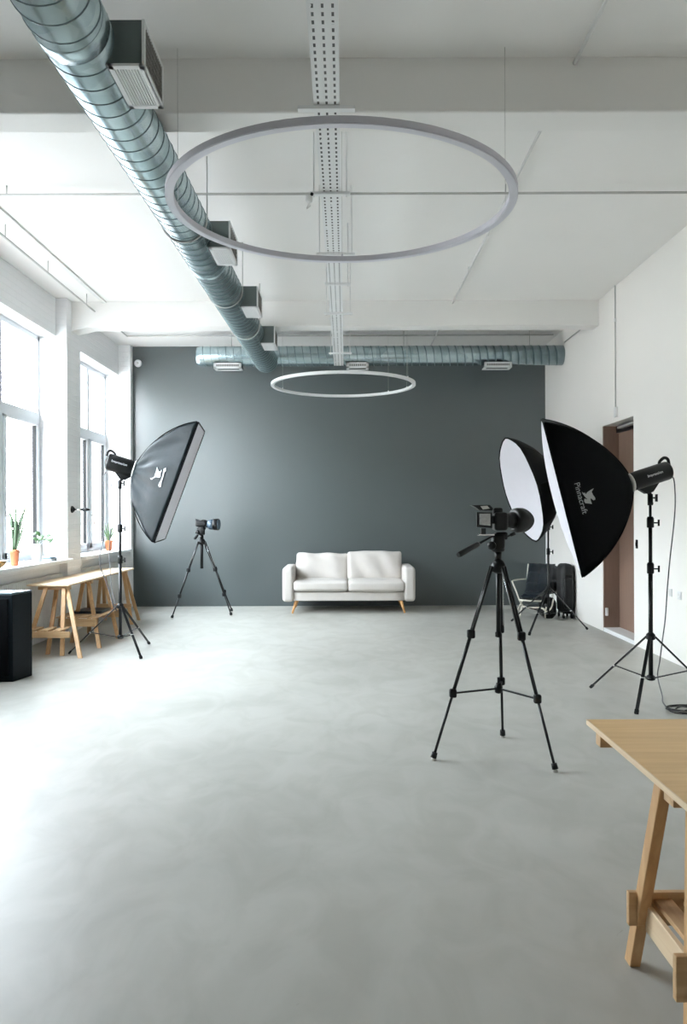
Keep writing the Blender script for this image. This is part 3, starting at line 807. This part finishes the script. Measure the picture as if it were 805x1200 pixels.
# octagonal softbox
C0 = W(611,573.5,9.9); ocx, ocy = 2.70, 10.20
vd = (C0-V((0,0,EYE))).normalized()
a_ = math.radians(16.6); right = V((1,0,0)) - vd*vd.x; right.normalize(); upv = right.cross(vd); upv = -upv if upv.z < 0 else upv
nrm = (-vd)*.30 + (right*(-math.cos(a_)) + upv*(-math.sin(a_)))*.954; nrm.normalize()
mj = (upv*math.cos(a_) - right*math.sin(a_)); mj = (mj - nrm*mj.dot(nrm)).normalized(); mn = nrm.cross(mj)
oct_ = [C0 + (mj*math.cos(PI/8+k*PI/4)+mn*math.sin(PI/8+k*PI/4))*.70 for k in range(8)]
def rounded_oct():
    pts = []
    for k in range(32):
        a = 2*PI*k/32; rr = .685*(1-.012*math.cos(8*a+PI))
        pts.append(C0 + (mj*math.cos(a)+mn*math.sin(a))*rr)
    return pts
apx = C0 - nrm*.44
oo, osh, onf = softbox(apx, rounded_oct(), 'round black softbox with a white face behind the camera tripod', FABB, bulge=.62, faceout=.0, lip=.012, sag=.0, n=1, sides=8)
light_stand((ocx,ocy), [G(599.5,728.5),G(620,745),G(688.7,738.5)], 1.76, 'slim black light stand beside the low leather chair', joints=(1.0,1.33), r=.014)
flash(apx+V((.34,.03,.09)), apx+V((.02,.0,.01)), .07, (ocx+.06,ocy,1.76), 'black studio flash at the back of the round softbox', 'Impression')

# ------------------------------------------------------------------ camera tripods
def cam_tripod(c, feet, hubz, sc, label, handle, lockf=(.36,.68), spider=.41, colz=.75, colw=.014, headh=.16):
    o = thing('camera_tripod', (c[0],c[1],0), label, 'tripod', 'camera tripods')
    cx, cy = c; hub = V((cx,cy,hubz))
    MB().lathe((cx,cy,hubz-.045),[(.022*sc,0),(.045*sc,.01),(.052*sc,.04),(.034*sc,.075),(.02*sc,.085)],18).build('tripod_crown', BLACK, o)
    MB().cyl((cx,cy,colz),(cx,cy,hubz+headh*.35),colw*sc,n=14).build('centre_column', BLACKM, o)
    MB().lathe((cx,cy,colz-.02),[(.012*sc,0),(.02*sc,.004),(.02*sc,.03),(.014*sc,.035)],12).build('column_stop', RUBBER, o)
    for f in feet:
        f = V((f[0],f[1],0)); d = (f-V((cx,cy,0))).normalized(); s_ = d.cross(V((0,0,1)))
        a = hub+d*.045*sc; e = f+V((0,0,.02)); l = (e-a)
        p1, p2 = a+l*lockf[0], a+l*lockf[1]
        lg = MB().tube([a+s_*.011*sc,p1+s_*.011*sc],.009*sc,8).tube([a-s_*.011*sc,p1-s_*.011*sc],.009*sc,8)
        lg = lg.build('leg', STEEL if False else BLACKM, o)
        MB().tube([a+s_*.024*sc-d*.004,a+l*lockf[0]*.96+s_*.024*sc-d*.004],.0022*sc,6).build('leg_trim', STEEL, lg)
        MB().tube([p1,p2],.0115*sc,10).build('middle_section', BLACKM, lg)
        MB().tube([p2,e],.0085*sc,10).build('lower_section', BLACKM, lg)
        for p_, w in ((p1,.05),(p2,.046)):
            MB().rbox(p_,(w*sc,w*.8*sc,.055*sc),.012*sc,5).build('leg_lock', BLACK, lg)
        MB().tube([e-l.normalized()*.03*sc, e+l.normalized()*.004],[.017*sc,.019*sc],12).build('foot_cap', BLACK, lg)
        MB().lathe((f.x,f.y,0),[(.014*sc,0),(.017*sc,.004),(.012*sc,.02)],12).build('foot_tip', mat_tip, lg)
        if spider:
            MB().beam(V((cx,cy,spider)), p2+d*-.01, .014*sc, .009*sc).build('spreader_arm', BLACKM, o)
    if spider: MB().lathe((cx,cy,spider-.03),[(.012*sc,0),(.024*sc,.006),(.026*sc,.04),(.014*sc,.065)],14).cyl((cx,cy,spider),(cx,cy,spider+.07),.009*sc).build('spreader_hub', BLACK, o)
    # pan head
    z = hubz+.04
    MB().cyl((cx,cy,z),(cx,cy,z+.05*sc),.022*sc).lathe((cx,cy,z+.05*sc),[(.036*sc,0),(.043*sc,.008),(.043*sc,.05*sc),(.034*sc,.06*sc)],18).build('pan_base', BLACK, o)
    MB().rbox((cx,cy,z+.115*sc),(.078*sc,.085*sc,.10*sc),.02*sc,6).build('tilt_block', BLACK, o)
    MB().lathe((cx-.045*sc,cy-.04*sc,z+.09*sc),[(.018*sc,0),(.026*sc,.004),(.026*sc,.02),(.01*sc,.024)],14,(-.4,-1,0)).build('tilt_knob', BLACK, o)
    MB().cyl((cx+.02,cy-.02,z+.13*sc),(cx+.075*sc,cy-.03,z+.155*sc),.006*sc).cyl((cx+.07*sc,cy-.03,z+.153*sc),(cx+.1*sc,cy-.035,z+.165*sc),.011*sc).build('pan_knob', BLACK, o)
    a, b_ = V(handle[0]), V(handle[1])
    MB().cyl(a, a+(b_-a)*.5, .007*sc).tube([a+(b_-a)*.45,a+(b_-a)*.5,b_-(b_-a)*.03,b_],[.011*sc,.017*sc,.018*sc,.014*sc],12).build('pan_handle', BLACK, o)
    return o, z
mat_tip = mat('pale_rubber_tip', (.62,.60,.56), .6, noise=.1)

TY = 4.80; tx = (583.5-CX)/F*TY
tp, z0 = cam_tripod((tx,TY), [G(508,891),G(650.5,904.5),G(589,864)], 1.175, 1.0, 'large black camera tripod standing in the front right of the floor',
    (W(580,626.5,TY-.0), W(537,650.5,TY-.22)), lockf=(.36,.67))
# camera on it
def px(x, y, dy=0.): return W(x, y, TY+dy)
cm = thing('camera', px(585,628), 'black camera with a flip out screen and big lens hood, on the front tripod', 'camera', 'cameras on tripods')
MB().rbox(px(585.5,611),(.085,.13,.115),.02,8).build('camera_body', BLACK, cm)
MB().rbox(px(583,599,.0),(.06,.06,.045),.015,6).build('viewfinder', BLACK, cm)
MB().rbox(px(587,628),(.075,.07,.05),.012,5).build('quick_release_plate', BLACK, cm)
ax = V((.92,.39,-.0)).normalized(); l0 = px(590,610)
MB().lathe(l0,[(.046,-.01),(.048,.01),(.048,.045),(.042,.05),(.044,.075),(.046,.09),(.04,.10)],28,ax).build('lens_barrel', BLACK, cm)
hd = MB(); base = l0+ax*.07; n=40; vs=[]; 
s_, u_ = frame_of(ax)
for j,(rr,hh) in enumerate(((.052,0),(.075,.012),(.079,.030),(.079,.085))):
    for k in range(n):
        a = 2*PI*k/n; h2 = hh + (.020*math.cos(2*a)*(1 if j==3 else .0)); vs.append(base+ax*h2+(s_*math.cos(a)+u_*math.sin(a))*rr)
hd.add(vs,[(j*n+k,j*n+(k+1)%n,(j+1)*n+(k+1)%n,(j+1)*n+k) for j in range(3) for k in range(n)],True)
ho = hd.build('lens_hood', BLACK, cm); sm = ho.modifiers.new('thick','SOLIDIFY'); sm.thickness=.004
MB().lathe(l0+ax*.10,[(.040,0),(.04,.01),(.0,.016)],24,ax).build('front_glass', GLASSB, cm)
# flip screen facing the viewer
sc_ = thing
a, b_, c_, d_ = px(558.5,600,-.06), px(577,600.5,-.05), px(577,619,-.05), px(558.5,617.5,-.06)
fs_ = MB().prism([a,b_,c_,d_],(0,1,0),.012).build('flip_screen', BLACK, cm, .003)
a, b_, c_, d_ = px(562,602,-.066), px(574.6,602,-.063), px(574.6,616,-.063), px(562,614.8,-.066)
dp = MB().prism([a,b_,c_,d_],(0,1,0),.006).build('screen_display', SCREEN, fs_)
li = MB()
for k in range(5):
    yy = 604.5+2.2*k; li.prism([px(563.5,yy,-.0675),px(573,yy,-.0655),px(573,yy+.5,-.0655),px(563.5,yy+.5,-.0675)],(0,1,0),.001)
li.build('menu_lines', PIPEG, fs_)
MB().beam(px(575,609,-.05), px(581,609,-.02), .03, .05).build('screen_hinge', BLACK, cm, .002)
MB().prism([px(552.5,592,-.07),px(574,591.5,-.05),px(578,596,-.04),px(577,598.5,-.045),px(562,598,-.07),px(557,594,-.07)],(0,1,0),.09).build('screen_hood', BLACK, cm, .003)
MB().prism([px(563,593.2,-.073),px(571,592.7,-.073),px(574,596,-.073),px(566,597,-.073)],(0,1,0),.003).build('hood_label', SILVER, cm)
MB().box(px(561,626,-.05),px(577,627.4,.02)).build('plate_lever', STEEL, cm, .002)
MB().box(px(564,619,-.04),px(568,626,.0)).build('plate_riser', BLACK, cm)

# mid tripod
T2 = 11.35; t2x = (236.3-CX)/F*T2
tp2, z2 = cam_tripod((t2x,T2), [G(201.5,725.3),G(271,722),V((t2x+.36,T2+.55,0))], EYE-31*T2/F, 1.15, 'black camera tripod in front of the grey wall left of the sofa',
    (W(234.5,623,T2-.03), W(228,631.5,T2-.12)), lockf=(.38,.72), spider=0, colz=.73, colw=.02)
def qx(x, y, dy=0.): return W(x, y, T2+dy)
c2 = thing('camera', qx(236,618), 'small camera with long lens pointing right, on the far tripod', 'camera', 'cameras on tripods')
MB().rbox(qx(236.5,613.8),(.17,.13,.085),.02,7).build('camera_body', BLACK, c2)
MB().rbox(qx(236,619.5),(.12,.08,.035),.01,5).build('quick_release_plate', BLACK, c2)
MB().prism([qx(229,607.6,-.03),qx(231.5,608.5,-.03),qx(237,611,-.03),qx(229.3,611.5,-.03)],(0,1,0),.06).build('viewfinder', LEATHER, c2)
MB().tube(bez([qx(236,610.5),qx(238,609.8),qx(241,610.3),qx(242.3,611.8)]),.012,8).build('strap', RUBBER, c2)
l0 = qx(241.5,614.6); ax = V((.985,-.17,-.0)).normalized()
MB().lathe(l0,[(.042,0),(.05,.03),(.072,.05),(.078,.075),(.078,.13),(.070,.132),(.07,.19),(.074,.195),(.074,.2)],28,ax).build('lens_barrel', mat('blue_grey_lens', (.06,.09,.12), .2, noise=.1), c2)
MB().lathe(l0+ax*.12,[(.080,0),(.086,.004),(.086,.07),(.078,.072)],28,ax).build('focus_ring', BLACK, c2)

# ------------------------------------------------------------------ chair and case
ch = thing('lounge_chair', V((2.82,11.2,0)), 'low chair with blue black leather cushions and cream tube frame', 'chair')
def slab(p00, p10, p11, p01, t, nx=10, ny=10, seams=(3,3), dep=.012, name='cushion'):
    p00,p10,p11,p01 = map(V,(p00,p10,p11,p01)); nr = (p10-p00).cross(p01-p00).normalized()
    m_ = MB(); vs = []; N1, N2 = nx*3, ny*3
    for side in (1,-1):
        for j in range(N2+1):
            for i in range(N1+1):
                u, v = i/N1, j/N2
                p = p00.lerp(p10,u).lerp(p01.lerp(p11,u), v)
                e = min(1, min(u,1-u)*7)**.5*min(1, min(v,1-v)*7)**.5
                sm_ = 1-dep/t*2*(math.exp(-((u*seams[0])%1-.0)**2*90)+math.exp(-(1-(u*seams[0])%1)**2*90))*(0<u<1) - dep/t*2*(math.exp(-((v*seams[1])%1)**2*90)+math.exp(-(1-(v*seams[1])%1)**2*90))
                vs.append(p+nr*side*t/2*e*max(.3,sm_)+nr*.003*math.sin(23*u+17*v))
    k = (N1+1)*(N2+1); fs = []
    for s in (0,1):
        for j in range(N2):
            for i in range(N1):
                q = [s*k+j*(N1+1)+i, s*k+j*(N1+1)+i+1, s*k+(j+1)*(N1+1)+i+1, s*k+(j+1)*(N1+1)+i]; fs.append(tuple(q if s == 0 else reversed(q)))
    return m_.add(vs, fs, True)
bl, brr = W(614.5,696,11.15), W(641,697.5,11.05)
tl, tr = W(620,659.5,11.62), W(651,661,11.52)
slab(bl, brr, tr, tl, .10, seams=(2,3)).build('back_cushion', LEATHER, ch)
slab(W(608.5,699.5,10.80), W(636,702,10.68), brr+V((.03,.03,0)), bl+V((0,.03,0)), .085, seams=(1,1)).build('seat_cushion', LEATHER, ch)
slab(W(634,698,11.12), W(652,695,11.35), W(660,666,11.55), W(645,661,11.5), .08, seams=(1,2)).build('side_flap', LEATHER, ch)
R_ = .011
MB().tube(bez([W(616,678.5,11.40),W(609,679,11.2),W(601,680.5,10.95),W(600.8,683,10.92),W(605,693,10.84),W(608.5,703,10.80),W(612.5,710,10.85)],6),R_,8).build('frame_tube', CREAMM, ch)
MB().tube([W(609,703,10.76),W(622,704.3,10.70),W(636,704.5,10.66)],R_,8).build('front_rail', CREAMM, ch)
MB().tube(bez([W(648.5,702,10.86),W(646,712,10.75),W(641,717,10.7)],6),R_,8).build('frame_tube', CREAMM, ch)
MB().tube(bez([W(612.5,710.5,10.85),W(620,712,10.8),W(634,712.5,10.76),W(639,716,10.76),W(639.5,720,10.76)],6),.013,8).build('lower_rail', CREAMM, ch)
for f, t_ in ((V((2.49,10.95,0)),W(612.5,709,10.85)),(V((2.86,10.98,0)),W(640,712,10.76)),(V((2.62,11.72,0)),W(617,695,11.6)),(V((3.12,11.55,0)),W(648,694,11.5))):
    MB().tube([t_, (t_+f)/2+V((-.01,0,-.005)), f+V((0,0,.008))],.0105,8).build('chair_leg', CREAMM, ch)
MB().tube([W(617,694,11.6),tl+V((0,.05,-.02))],R_,8).tube([W(648,694,11.5),tr+V((0,.05,-.02))],R_,8).build('back_tube', CREAMM, ch)
slab(W(613,712,10.9),W(639,716,10.85),W(640,711,11.3),W(616,708,11.35),.03,seams=(1,1)).build('lower_sling', LEATHER, ch)

cs = thing('rolling_case', (3.1,11.05,0), 'tall black soft case standing against the right wall behind the chair', 'case')
MB().rbox((3.19,11.13,.42),(.18,.32,.70),.06,12,.01).build('case_body', mat('black_nylon', (.004,.0045,.005), .75, noise=.2, bump=.3, bscale=30), cs)
MB().rbox((3.19,10.96,.36),(.13,.05,.42),.02,8,.008).build('case_pocket', BLACK, cs)
MB().tube(bez([(3.15,10.96,.60),(3.15,10.93,.62),(3.23,10.93,.62),(3.23,10.96,.60)]),.008,8).build('case_handle', RUBBER, cs)
for x in (3.13,3.25):
    for y in (11.01,11.25):
        MB().lathe((x-.012,y,.035),[(.02,0),(.035,.003),(.035,.021),(.02,.024)],16,(1,0,0)).beam((x,y,.035),(x,y,.09),.02,.03).build('caster', RUBBER, cs)
bg = thing('black_bag', (2.95,11.35,0), 'low black bag lying on the floor under the leather chair', 'bag')
MB().rbox((2.93,11.12,.145),(.20,.30,.29),.08,10,.01).build('bag_body', BLACK, bg)
MB().tube(bez([(2.86,11.0,.24),(2.88,10.98,.29),(2.97,10.98,.29),(3.0,11.0,.24)]),.01,6).build('bag_strap', RUBBER, bg)

# ------------------------------------------------------------------ speaker box bottom left
sp = thing('floor_speaker', (-3.2,7.05,0), 'tall black box standing on the floor at the left edge', 'speaker')
c0 = V((-3.0,6.93,0)); c1 = V((-2.935,7.205,0))
poly = [V((-3.50,6.93,0)), c0, c1, V((-3.46,7.22,0))]
zb, zt = .0, .80
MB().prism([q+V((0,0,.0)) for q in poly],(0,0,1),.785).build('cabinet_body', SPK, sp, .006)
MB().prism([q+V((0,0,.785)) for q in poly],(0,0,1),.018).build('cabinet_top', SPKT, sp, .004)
MB().box((-3.47,6.915,.05),(-3.04,6.932,.75)).build('front_grille', FABB, sp, .004)

# ------------------------------------------------------------------ left table
tb = thing('trestle_tabletop', (-3.27,9.7,.72), 'long pale birch tabletop lying on two trestles under the left windows', 'tabletop')
MB().box((-3.50,8.44,.722),(-3.035,11.05,.742)).build('table_board', TOPL, tb, .003)
def trestle(name, legs, bars, rails, slats, label, wood_=PINE_Z, lw_=.044, lt=.032, upv=V((0,1,0)), group='wooden trestles'):
    bx_ = sum((V((l[1][0],l[1][1],0)) for l in legs), V((0,0,0)))/len(legs)
    o = thing('trestle', (bx_.x,bx_.y,0), label, 'trestle', group)
    for a, b_ in legs:
        b_ = V((b_[0],b_[1],0.0)); a = V(a)
        # cut square with the floor
        d_ = (b_-a); e = V((lw_/2,0,0)); g = V((0,lt/2,0))
        vs = [a-e-g,a+e-g,a+e+g,a-e+g,b_-e-g,b_+e-g,b_+e+g,b_-e+g]
        MB().add(vs,[(0,1,2,3),(7,6,5,4),(0,4,5,1),(1,5,6,2),(2,6,7,3),(3,7,4,0)]).build('leg', wood_, o, .003)
    for a, b_, w, h in bars: MB().beam(a,b_,w,h).build('top_bar', PINE_X, o, .003)
    for a, b_, w, h in rails: MB().beam(a,b_,w,h).build('rail', PINE_X if abs(a[0]-b_[0])>abs(a[1]-b_[1]) else EDGEW, o, .003)
    for a, b_, w, h in slats: MB().beam(a,b_,w,h).build('shelf_slat', PINE_Y if abs(a[0]-b_[0])<abs(a[1]-b_[1]) else PINE_X, o, .002)
    return o
zt = .700
trestle('t', [((-3.31,8.50,zt),(-3.41,8.16)),((-3.27,8.72,zt),(-3.215,8.30)),((-3.11,8.50,zt),(-3.03,8.22)),((-3.09,8.54,zt),(-2.785,8.07))],
    [((-3.40,8.53,.700),(-3.05,8.53,.700),.06,.044)],
    [((-3.40,8.15,.235),(-2.92,8.15,.235),.022,.065),((-3.37,8.40,.235),(-3.08,8.40,.235),.022,.06)],
    [((-3.34,8.14,.275),(-3.34,8.42,.275),.08,.016),((-3.2,8.14,.275),(-3.2,8.42,.275),.08,.016),((-3.06,8.14,.275),(-3.06,8.42,.275),.08,.016)],
    'nearer wooden trestle under the pale left table, beside the black box')
trestle('t', [((W(97.5,684,9.2).x,9.2,zt),(-3.22,9.05)),((W(104,684,9.3).x,9.3,zt),(-3.25,9.75)),((-3.09,9.25,zt),G(116.5,759.5)),((-3.07,9.80,zt),G(138.5,748.5))],
    [((-3.38,9.28,.700),(-3.05,9.28,.700),.06,.044),((-3.38,9.80,.700),(-3.05,9.80,.700),.06,.044)],
    [((-3.30,8.85,.27),(-2.86,8.80,.27),.022,.09),((-3.32,9.62,.27),(-2.82,9.62,.27),.022,.09)],
    [((-3.28,8.84,.325),(-3.28,9.64,.325),.10,.016),((-3.15,8.84,.325),(-3.15,9.64,.325),.10,.016),((-3.02,8.84,.325),(-3.02,9.64,.325),.10,.016),((-2.90,8.82,.325),(-2.88,9.64,.325),.09,.016)],
    'farther wooden trestle with a slatted shelf, behind the left light stand')
trestle('t', [((-3.09,10.72,zt),(-2.93,10.55)),((-3.40,10.72,zt),(-3.42,10.55)),((-3.09,10.80,zt),(-2.95,10.98)),((-3.40,10.80,zt),(-3.43,10.98))],
    [((-3.45,10.76,.700),(-3.05,10.76,.700),.06,.044)], [((-3.43,10.6,.25),(-2.95,10.6,.25),.022,.06)], [],
    'farthest wooden trestle holding the far end of the left table')
lt_ = thing('laptop', (-3.08,9.3,.333), 'closed dark laptop lying on the slatted trestle shelf', 'laptop')
MB().rbox((-3.06,9.30,.342),(.33,.40,.017),.007,6).build('laptop_base', mat('graphite', (.05,.055,.06), .4, noise=.1), lt_)
MB().rbox((-3.06,9.30,.356),(.33,.40,.010),.004,6).build('laptop_lid', LEATHER, lt_)

# ------------------------------------------------------------------ front right table
tf = thing('trestle_tabletop', (1.3,2.2,.70), 'oak coloured tabletop in the bottom right corner', 'tabletop')
MB().box((.914,1.35,.704),(1.62,2.905,.722)).build('table_board', TOPW, tf)
MB().box((.9105,1.348,.7035),(.9145,2.9065,.7225)).build('edge_band', EDGEW, tf)
ztp = .702
trestle('t', [((.960,2.315,ztp),(.955,2.565)),((.992,2.18,ztp),(.976,2.165)),((1.56,2.315,ztp),(1.56,2.565)),((1.56,2.18,ztp),(1.56,2.1))],
    [((.945,2.25,.672),(1.60,2.25,.672),.07,.045)],
    [((.912,2.49,.222),(1.62,2.49,.222),.022,.108),((.903,2.115,.222),(1.62,2.115,.222),.024,.125),((.974,2.478,.197),(.974,2.128,.197),.018,.088)],
    [((1.022+.088*k,2.478,.249),(1.022+.088*k,2.128,.249),.058,.016) for k in range(6)],
    'wooden trestle with a slatted lower shelf at the bottom right corner', lw_=.036, lt=.05)
trestle('t', [((1.50,2.80,ztp),(1.55,2.72)),((1.50,2.86,ztp),(1.55,2.95)),((1.58,2.80,ztp),(1.60,2.72)),((1.58,2.86,ztp),(1.60,2.95))],
    [((.930,2.83,.672),(1.61,2.83,.672),.05,.055)], [((1.52,2.83,.25),(1.61,2.83,.25),.02,.05)], [],
    'trestle whose bar end pokes out under the far corner of the oak table')

# ------------------------------------------------------------------ window sill things
def blade(m_, base, tip, w, bend, n=9, face=V((0,-1,0))):
    base, tip = V(base), V(tip); vs = []; d = tip-base
    s = d.cross(face).normalized()
    for i in range(n+1):
        t = i/n; p = base.lerp(tip,t)+V(bend)*math.sin(PI*t*.9)
        ww = w*(.55+.9*t*(1-t)*2)*(1-t**9)
        vs += [p-s*ww+face*.004*(1), p+face*-.003, p+s*ww+face*.004]
    fs = []
    for i in range(n):
        for j in (0,1): fs.append((i*3+j,i*3+j+1,(i+1)*3+j+1,(i+1)*3+j))
    m_.add(vs, fs, True)
def soliden(o, t=.004): s = o.modifiers.new('thick','SOLIDIFY'); s.thickness = t
PX, PY = -3.60, 8.37
pt = thing('potted_snake_plant', (PX,PY,ZS), 'tall snake plant in a terracotta pot on the nearer window sill', 'plant')
MB().lathe((PX,PY,ZS),[(.034,0),(.036,.004),(.047,.14),(.052,.142),(.052,.175),(.044,.176),(.043,.15),(.0,.15)],24).build('pot', TERRA, pt)
lv = [((16,645),(13.5,584),.011,(-.01,0,0)),((17,645),(19.5,584),.016,(0,0,0)),((18,645),(31.5,592),.022,(-.02,0,0)),((19,645),(29,612),.014,(.0,0,0)),((15,645),(7.0,601),.012,(.05,0,.06)),((18,645),(22,606),.013,(-.01,0,0))]
for a, b_, w, bd in lv:
    m_ = MB(); blade(m_, W(a[0],a[1],PY), W(b_[0],b_[1],PY+random.uniform(-.04,.04)), w, bd); ob = m_.build('leaf', LEAF, pt); soliden(ob)
VX, VY = -3.60, 8.98
vs_ = thing('potted_pothos', (VX,VY,ZS), 'trailing green plant in a tall white vase on the nearer sill', 'plant')
MB().lathe((VX,VY,ZS),[(.045,0),(.055,.01),(.06,.10),(.058,.19),(.052,.215),(.047,.215),(.05,.18),(.0,.17)],28).build('vase', CERAM, vs_)
for x, y in ((41,626),(44,625),(41,632),(55,627),(58,628),(61,633),(52,632),(56,633),(47,631),(50,629)):
    m_ = MB(); tip = W(x,y,VY+random.uniform(-.08,.05)); bs = V((VX+random.uniform(-.02,.02),VY,ZS+.20))
    mid = (bs+tip)/2+V((0,0,.04)); m_.tube(bez([bs,mid,tip],5),.0025,5); ob = m_.build('stem', LEAF2, vs_)
    m_ = MB(); dr = V((random.uniform(-.4,1),random.uniform(-.5,.1),-.25)).normalized()
    blade(m_, tip-dr*.025, tip+dr*.05, .024, (0,0,.008), 6, V((0,-.5,.85)).normalized()); ob = m_.build('leaf', LEAF2, vs_); soliden(ob,.002)
bk = thing('book', (-3.56,9.24,ZS), 'dark blue book lying on the sill beside the white vase', 'book')
MB().box((-3.64,9.16,ZS+.004),(-3.50,9.34,ZS+.030)).build('pages', PAPER, bk)
MB().box((-3.645,9.155,ZS),(-3.495,9.345,ZS+.004)).box((-3.645,9.155,ZS+.030),(-3.495,9.345,ZS+.036)).box((-3.645,9.155,ZS),(-3.641,9.345,ZS+.036)).build('cover', BOOKB, bk, .001)
bk = thing('booklet', (-3.57,9.22,ZS+.036), 'thin pale blue booklet lying on top of the dark blue book', 'booklet')
MB().box((-3.64,9.15,ZS+.0362),(-3.51,9.31,ZS+.050)).build('booklet_block', mat('pale_blue_card', (.35,.5,.58), .6, noise=.1), bk, .001)
bw = thing('wooden_bowl', (-3.56,7.75,ZS), 'light wooden bowl on the sill at the left edge', 'bowl')
MB().lathe((-3.57,7.80,ZS),[(.05,0),(.06,.004),(.10,.04),(.125,.085),(.118,.085),(.09,.045),(.0,.02)],32).build('bowl_body', mat('tan_wood_bowl', (.50,.28,.10), .5, noise=.3, nscale=5, stretch=(1,1,7)), bw)
QX, QY = -3.64, 11.84
qp = thing('potted_aloe', (QX,QY,ZS), 'small spiky plant in an orange pot on the far window sill', 'plant')
MB().lathe((QX,QY,ZS-.0),[(.035,0),(.04,.004),(.055,.13),(.06,.132),(.06,.16),(.05,.16),(.0,.14)],20).build('pot', TERRA, qp)
for a in range(8):
    an = a*2*PI/8+.3; m_ = MB(); bs = V((QX,QY,ZS+.14)); tip = bs+V((math.cos(an)*.09,math.sin(an)*.06,.17+.06*(a%3)))
    blade(m_, bs, tip, .010, (0,0,.01), 7); ob = m_.build('leaf', LEAF2, qp); soliden(ob,.003)
m_ = MB(); m_.tube(bez([V((QX,QY,ZS+.14)),W(122,627,QY),W(118,622,QY),W(114.5,624,QY)],6),.003,5); m_.build('trailing_stem', LEAF, qp)

# ------------------------------------------------------------------ cables
def cable(pts, r, label, name='power_cable', m_=CORD, n=7):
    o = MB().tube(bez(pts, 8), r, n).build(name, m_, origin=V(pts[0])); tag(o, label, 'cable', 'power cables of the studio lights'); return o
cable([W(787,558,6.22),W(790,564,6.22),W(791.2,590,6.22),W(789,620,6.23),W(785,655,6.26),W(782,690,6.3),W(779.5,725,6.3),W(776.5,748,6.3),W(773,775,6.25),G(770.5,789,.12),G(772,800,.07),G(776,815,.02),G(777,823,.008),G(784,832,.006)],.005,'thin grey cable hanging from the right flash down to the floor')
coil = []
cc = G(803,833,.006)
for k in range(60):
    a = PI + k*2*PI/17; rr = .125+.012*math.sin(k*.9); coil.append(cc+V((math.cos(a)*rr*1.0, math.sin(a)*rr*.95, .006+.0012*(k//17)*5)))
o = MB().tube(bez(coil,3),.005,6).tube(bez([cc+V((-.06,.03,.01)),cc+V((0,.05,.02)),cc+V((.05,-.02,.02)),cc+V((-.02,-.04,.012))],6),.005,6).build('coiled_cable', BLACKM, origin=cc)
tag(o, 'black cable coiled on the floor beside the right light stand', 'cable')
cable([W(124,553,8.30),W(121,562,8.32),W(121.3,600,8.4),W(121.6,622,8.4),W(119.8,640,8.38),W(117,650,8.38),W(117.6,664,8.38),W(121,673,8.4),W(127,690,8.4),W(131.5,706,8.38),W(137,716,8.37)],.0055,'grey cable looping down from the left flash past the plant','power_cable')
cable([W(129,556,8.32),W(131,575,8.5),W(131.3,600,8.5),W(129,628,8.5),W(128,648,8.5),W(129,668,8.45),W(131,690,8.42),W(136,712,8.38)],.0045,'second thinner cable beside the left light stand')

# ------------------------------------------------------------------ light
w = bpy.data.worlds.new('World'); S.world = w; w.use_nodes = True
nt = w.node_tree; bgn = nt.nodes['Background']
tc = nt.nodes.new('ShaderNodeTexCoord'); spx = nt.nodes.new('ShaderNodeSeparateXYZ'); nt.links.new(tc.outputs['Generated'], spx.inputs[0])
rp = nt.nodes.new('ShaderNodeValToRGB'); e = rp.color_ramp.elements
e[0].position = .05; e[0].color = (.93,.97,1.,1); e[1].position = .7; e[1].color = (.56,.62,.68,1)
nt.links.new(spx.outputs[2], rp.inputs['Fac']); nt.links.new(rp.outputs[0], bgn.inputs['Color'])
bgn.inputs['Strength'].default_value = 53.0
for i, (a, b_) in enumerate(bays):
    l = bpy.data.lights.new('window_portal', 'AREA'); l.shape = 'RECTANGLE'; l.size = b_-a; l.size_y = ZL-ZS
    l.cycles.is_portal = True
    o = bpy.data.objects.new('window_portal', l); C.objects.link(o)
    o.location = (XG-.06,(a+b_)/2,(ZL+ZS)/2)
    o.rotation_euler = M(((0,0,-1),(1,0,0),(0,-1,0))).to_euler() if False else (0,-PI/2,0)
    # local -Z must face +X ; size x along Y
    z = V((-1,0,0)); x = V((0,1,0)); y = z.cross(x)
    o.rotation_euler = M(((x.x,y.x,z.x),(x.y,y.y,z.y),(x.z,y.z,z.z))).to_euler()

# ------------------------------------------------------------------ camera
cam = bpy.data.cameras.new('camera'); co = bpy.data.objects.new('view_camera', cam); C.objects.link(co)
cam.sensor_fit = 'VERTICAL'; cam.sensor_height = 36; cam.lens = F/1200*36
cam.shift_x = (402.5-CX)/1200; cam.shift_y = (CY-600)/1200
co.location = (0,0,EYE); co.rotation_euler = (PI/2, ROLL, 0)
cam.clip_start = .05; cam.clip_end = 200
S.camera = co
S.view_settings.view_transform = 'Standard'; S.view_settings.look = 'None'
S.view_settings.gamma = 1; S.view_settings.use_curve_mapping = False
S.view_settings.exposure = 0.0
S.cycles.max_bounces = 10; S.cycles.diffuse_bounces = 8; S.cycles.glossy_bounces = 4; S.cycles.transparent_max_bounces = 12
S.cycles.use_denoising = True
S.cycles.sample_clamp_indirect = 6
S.cycles.caustics_reflective = False; S.cycles.caustics_refractive = False
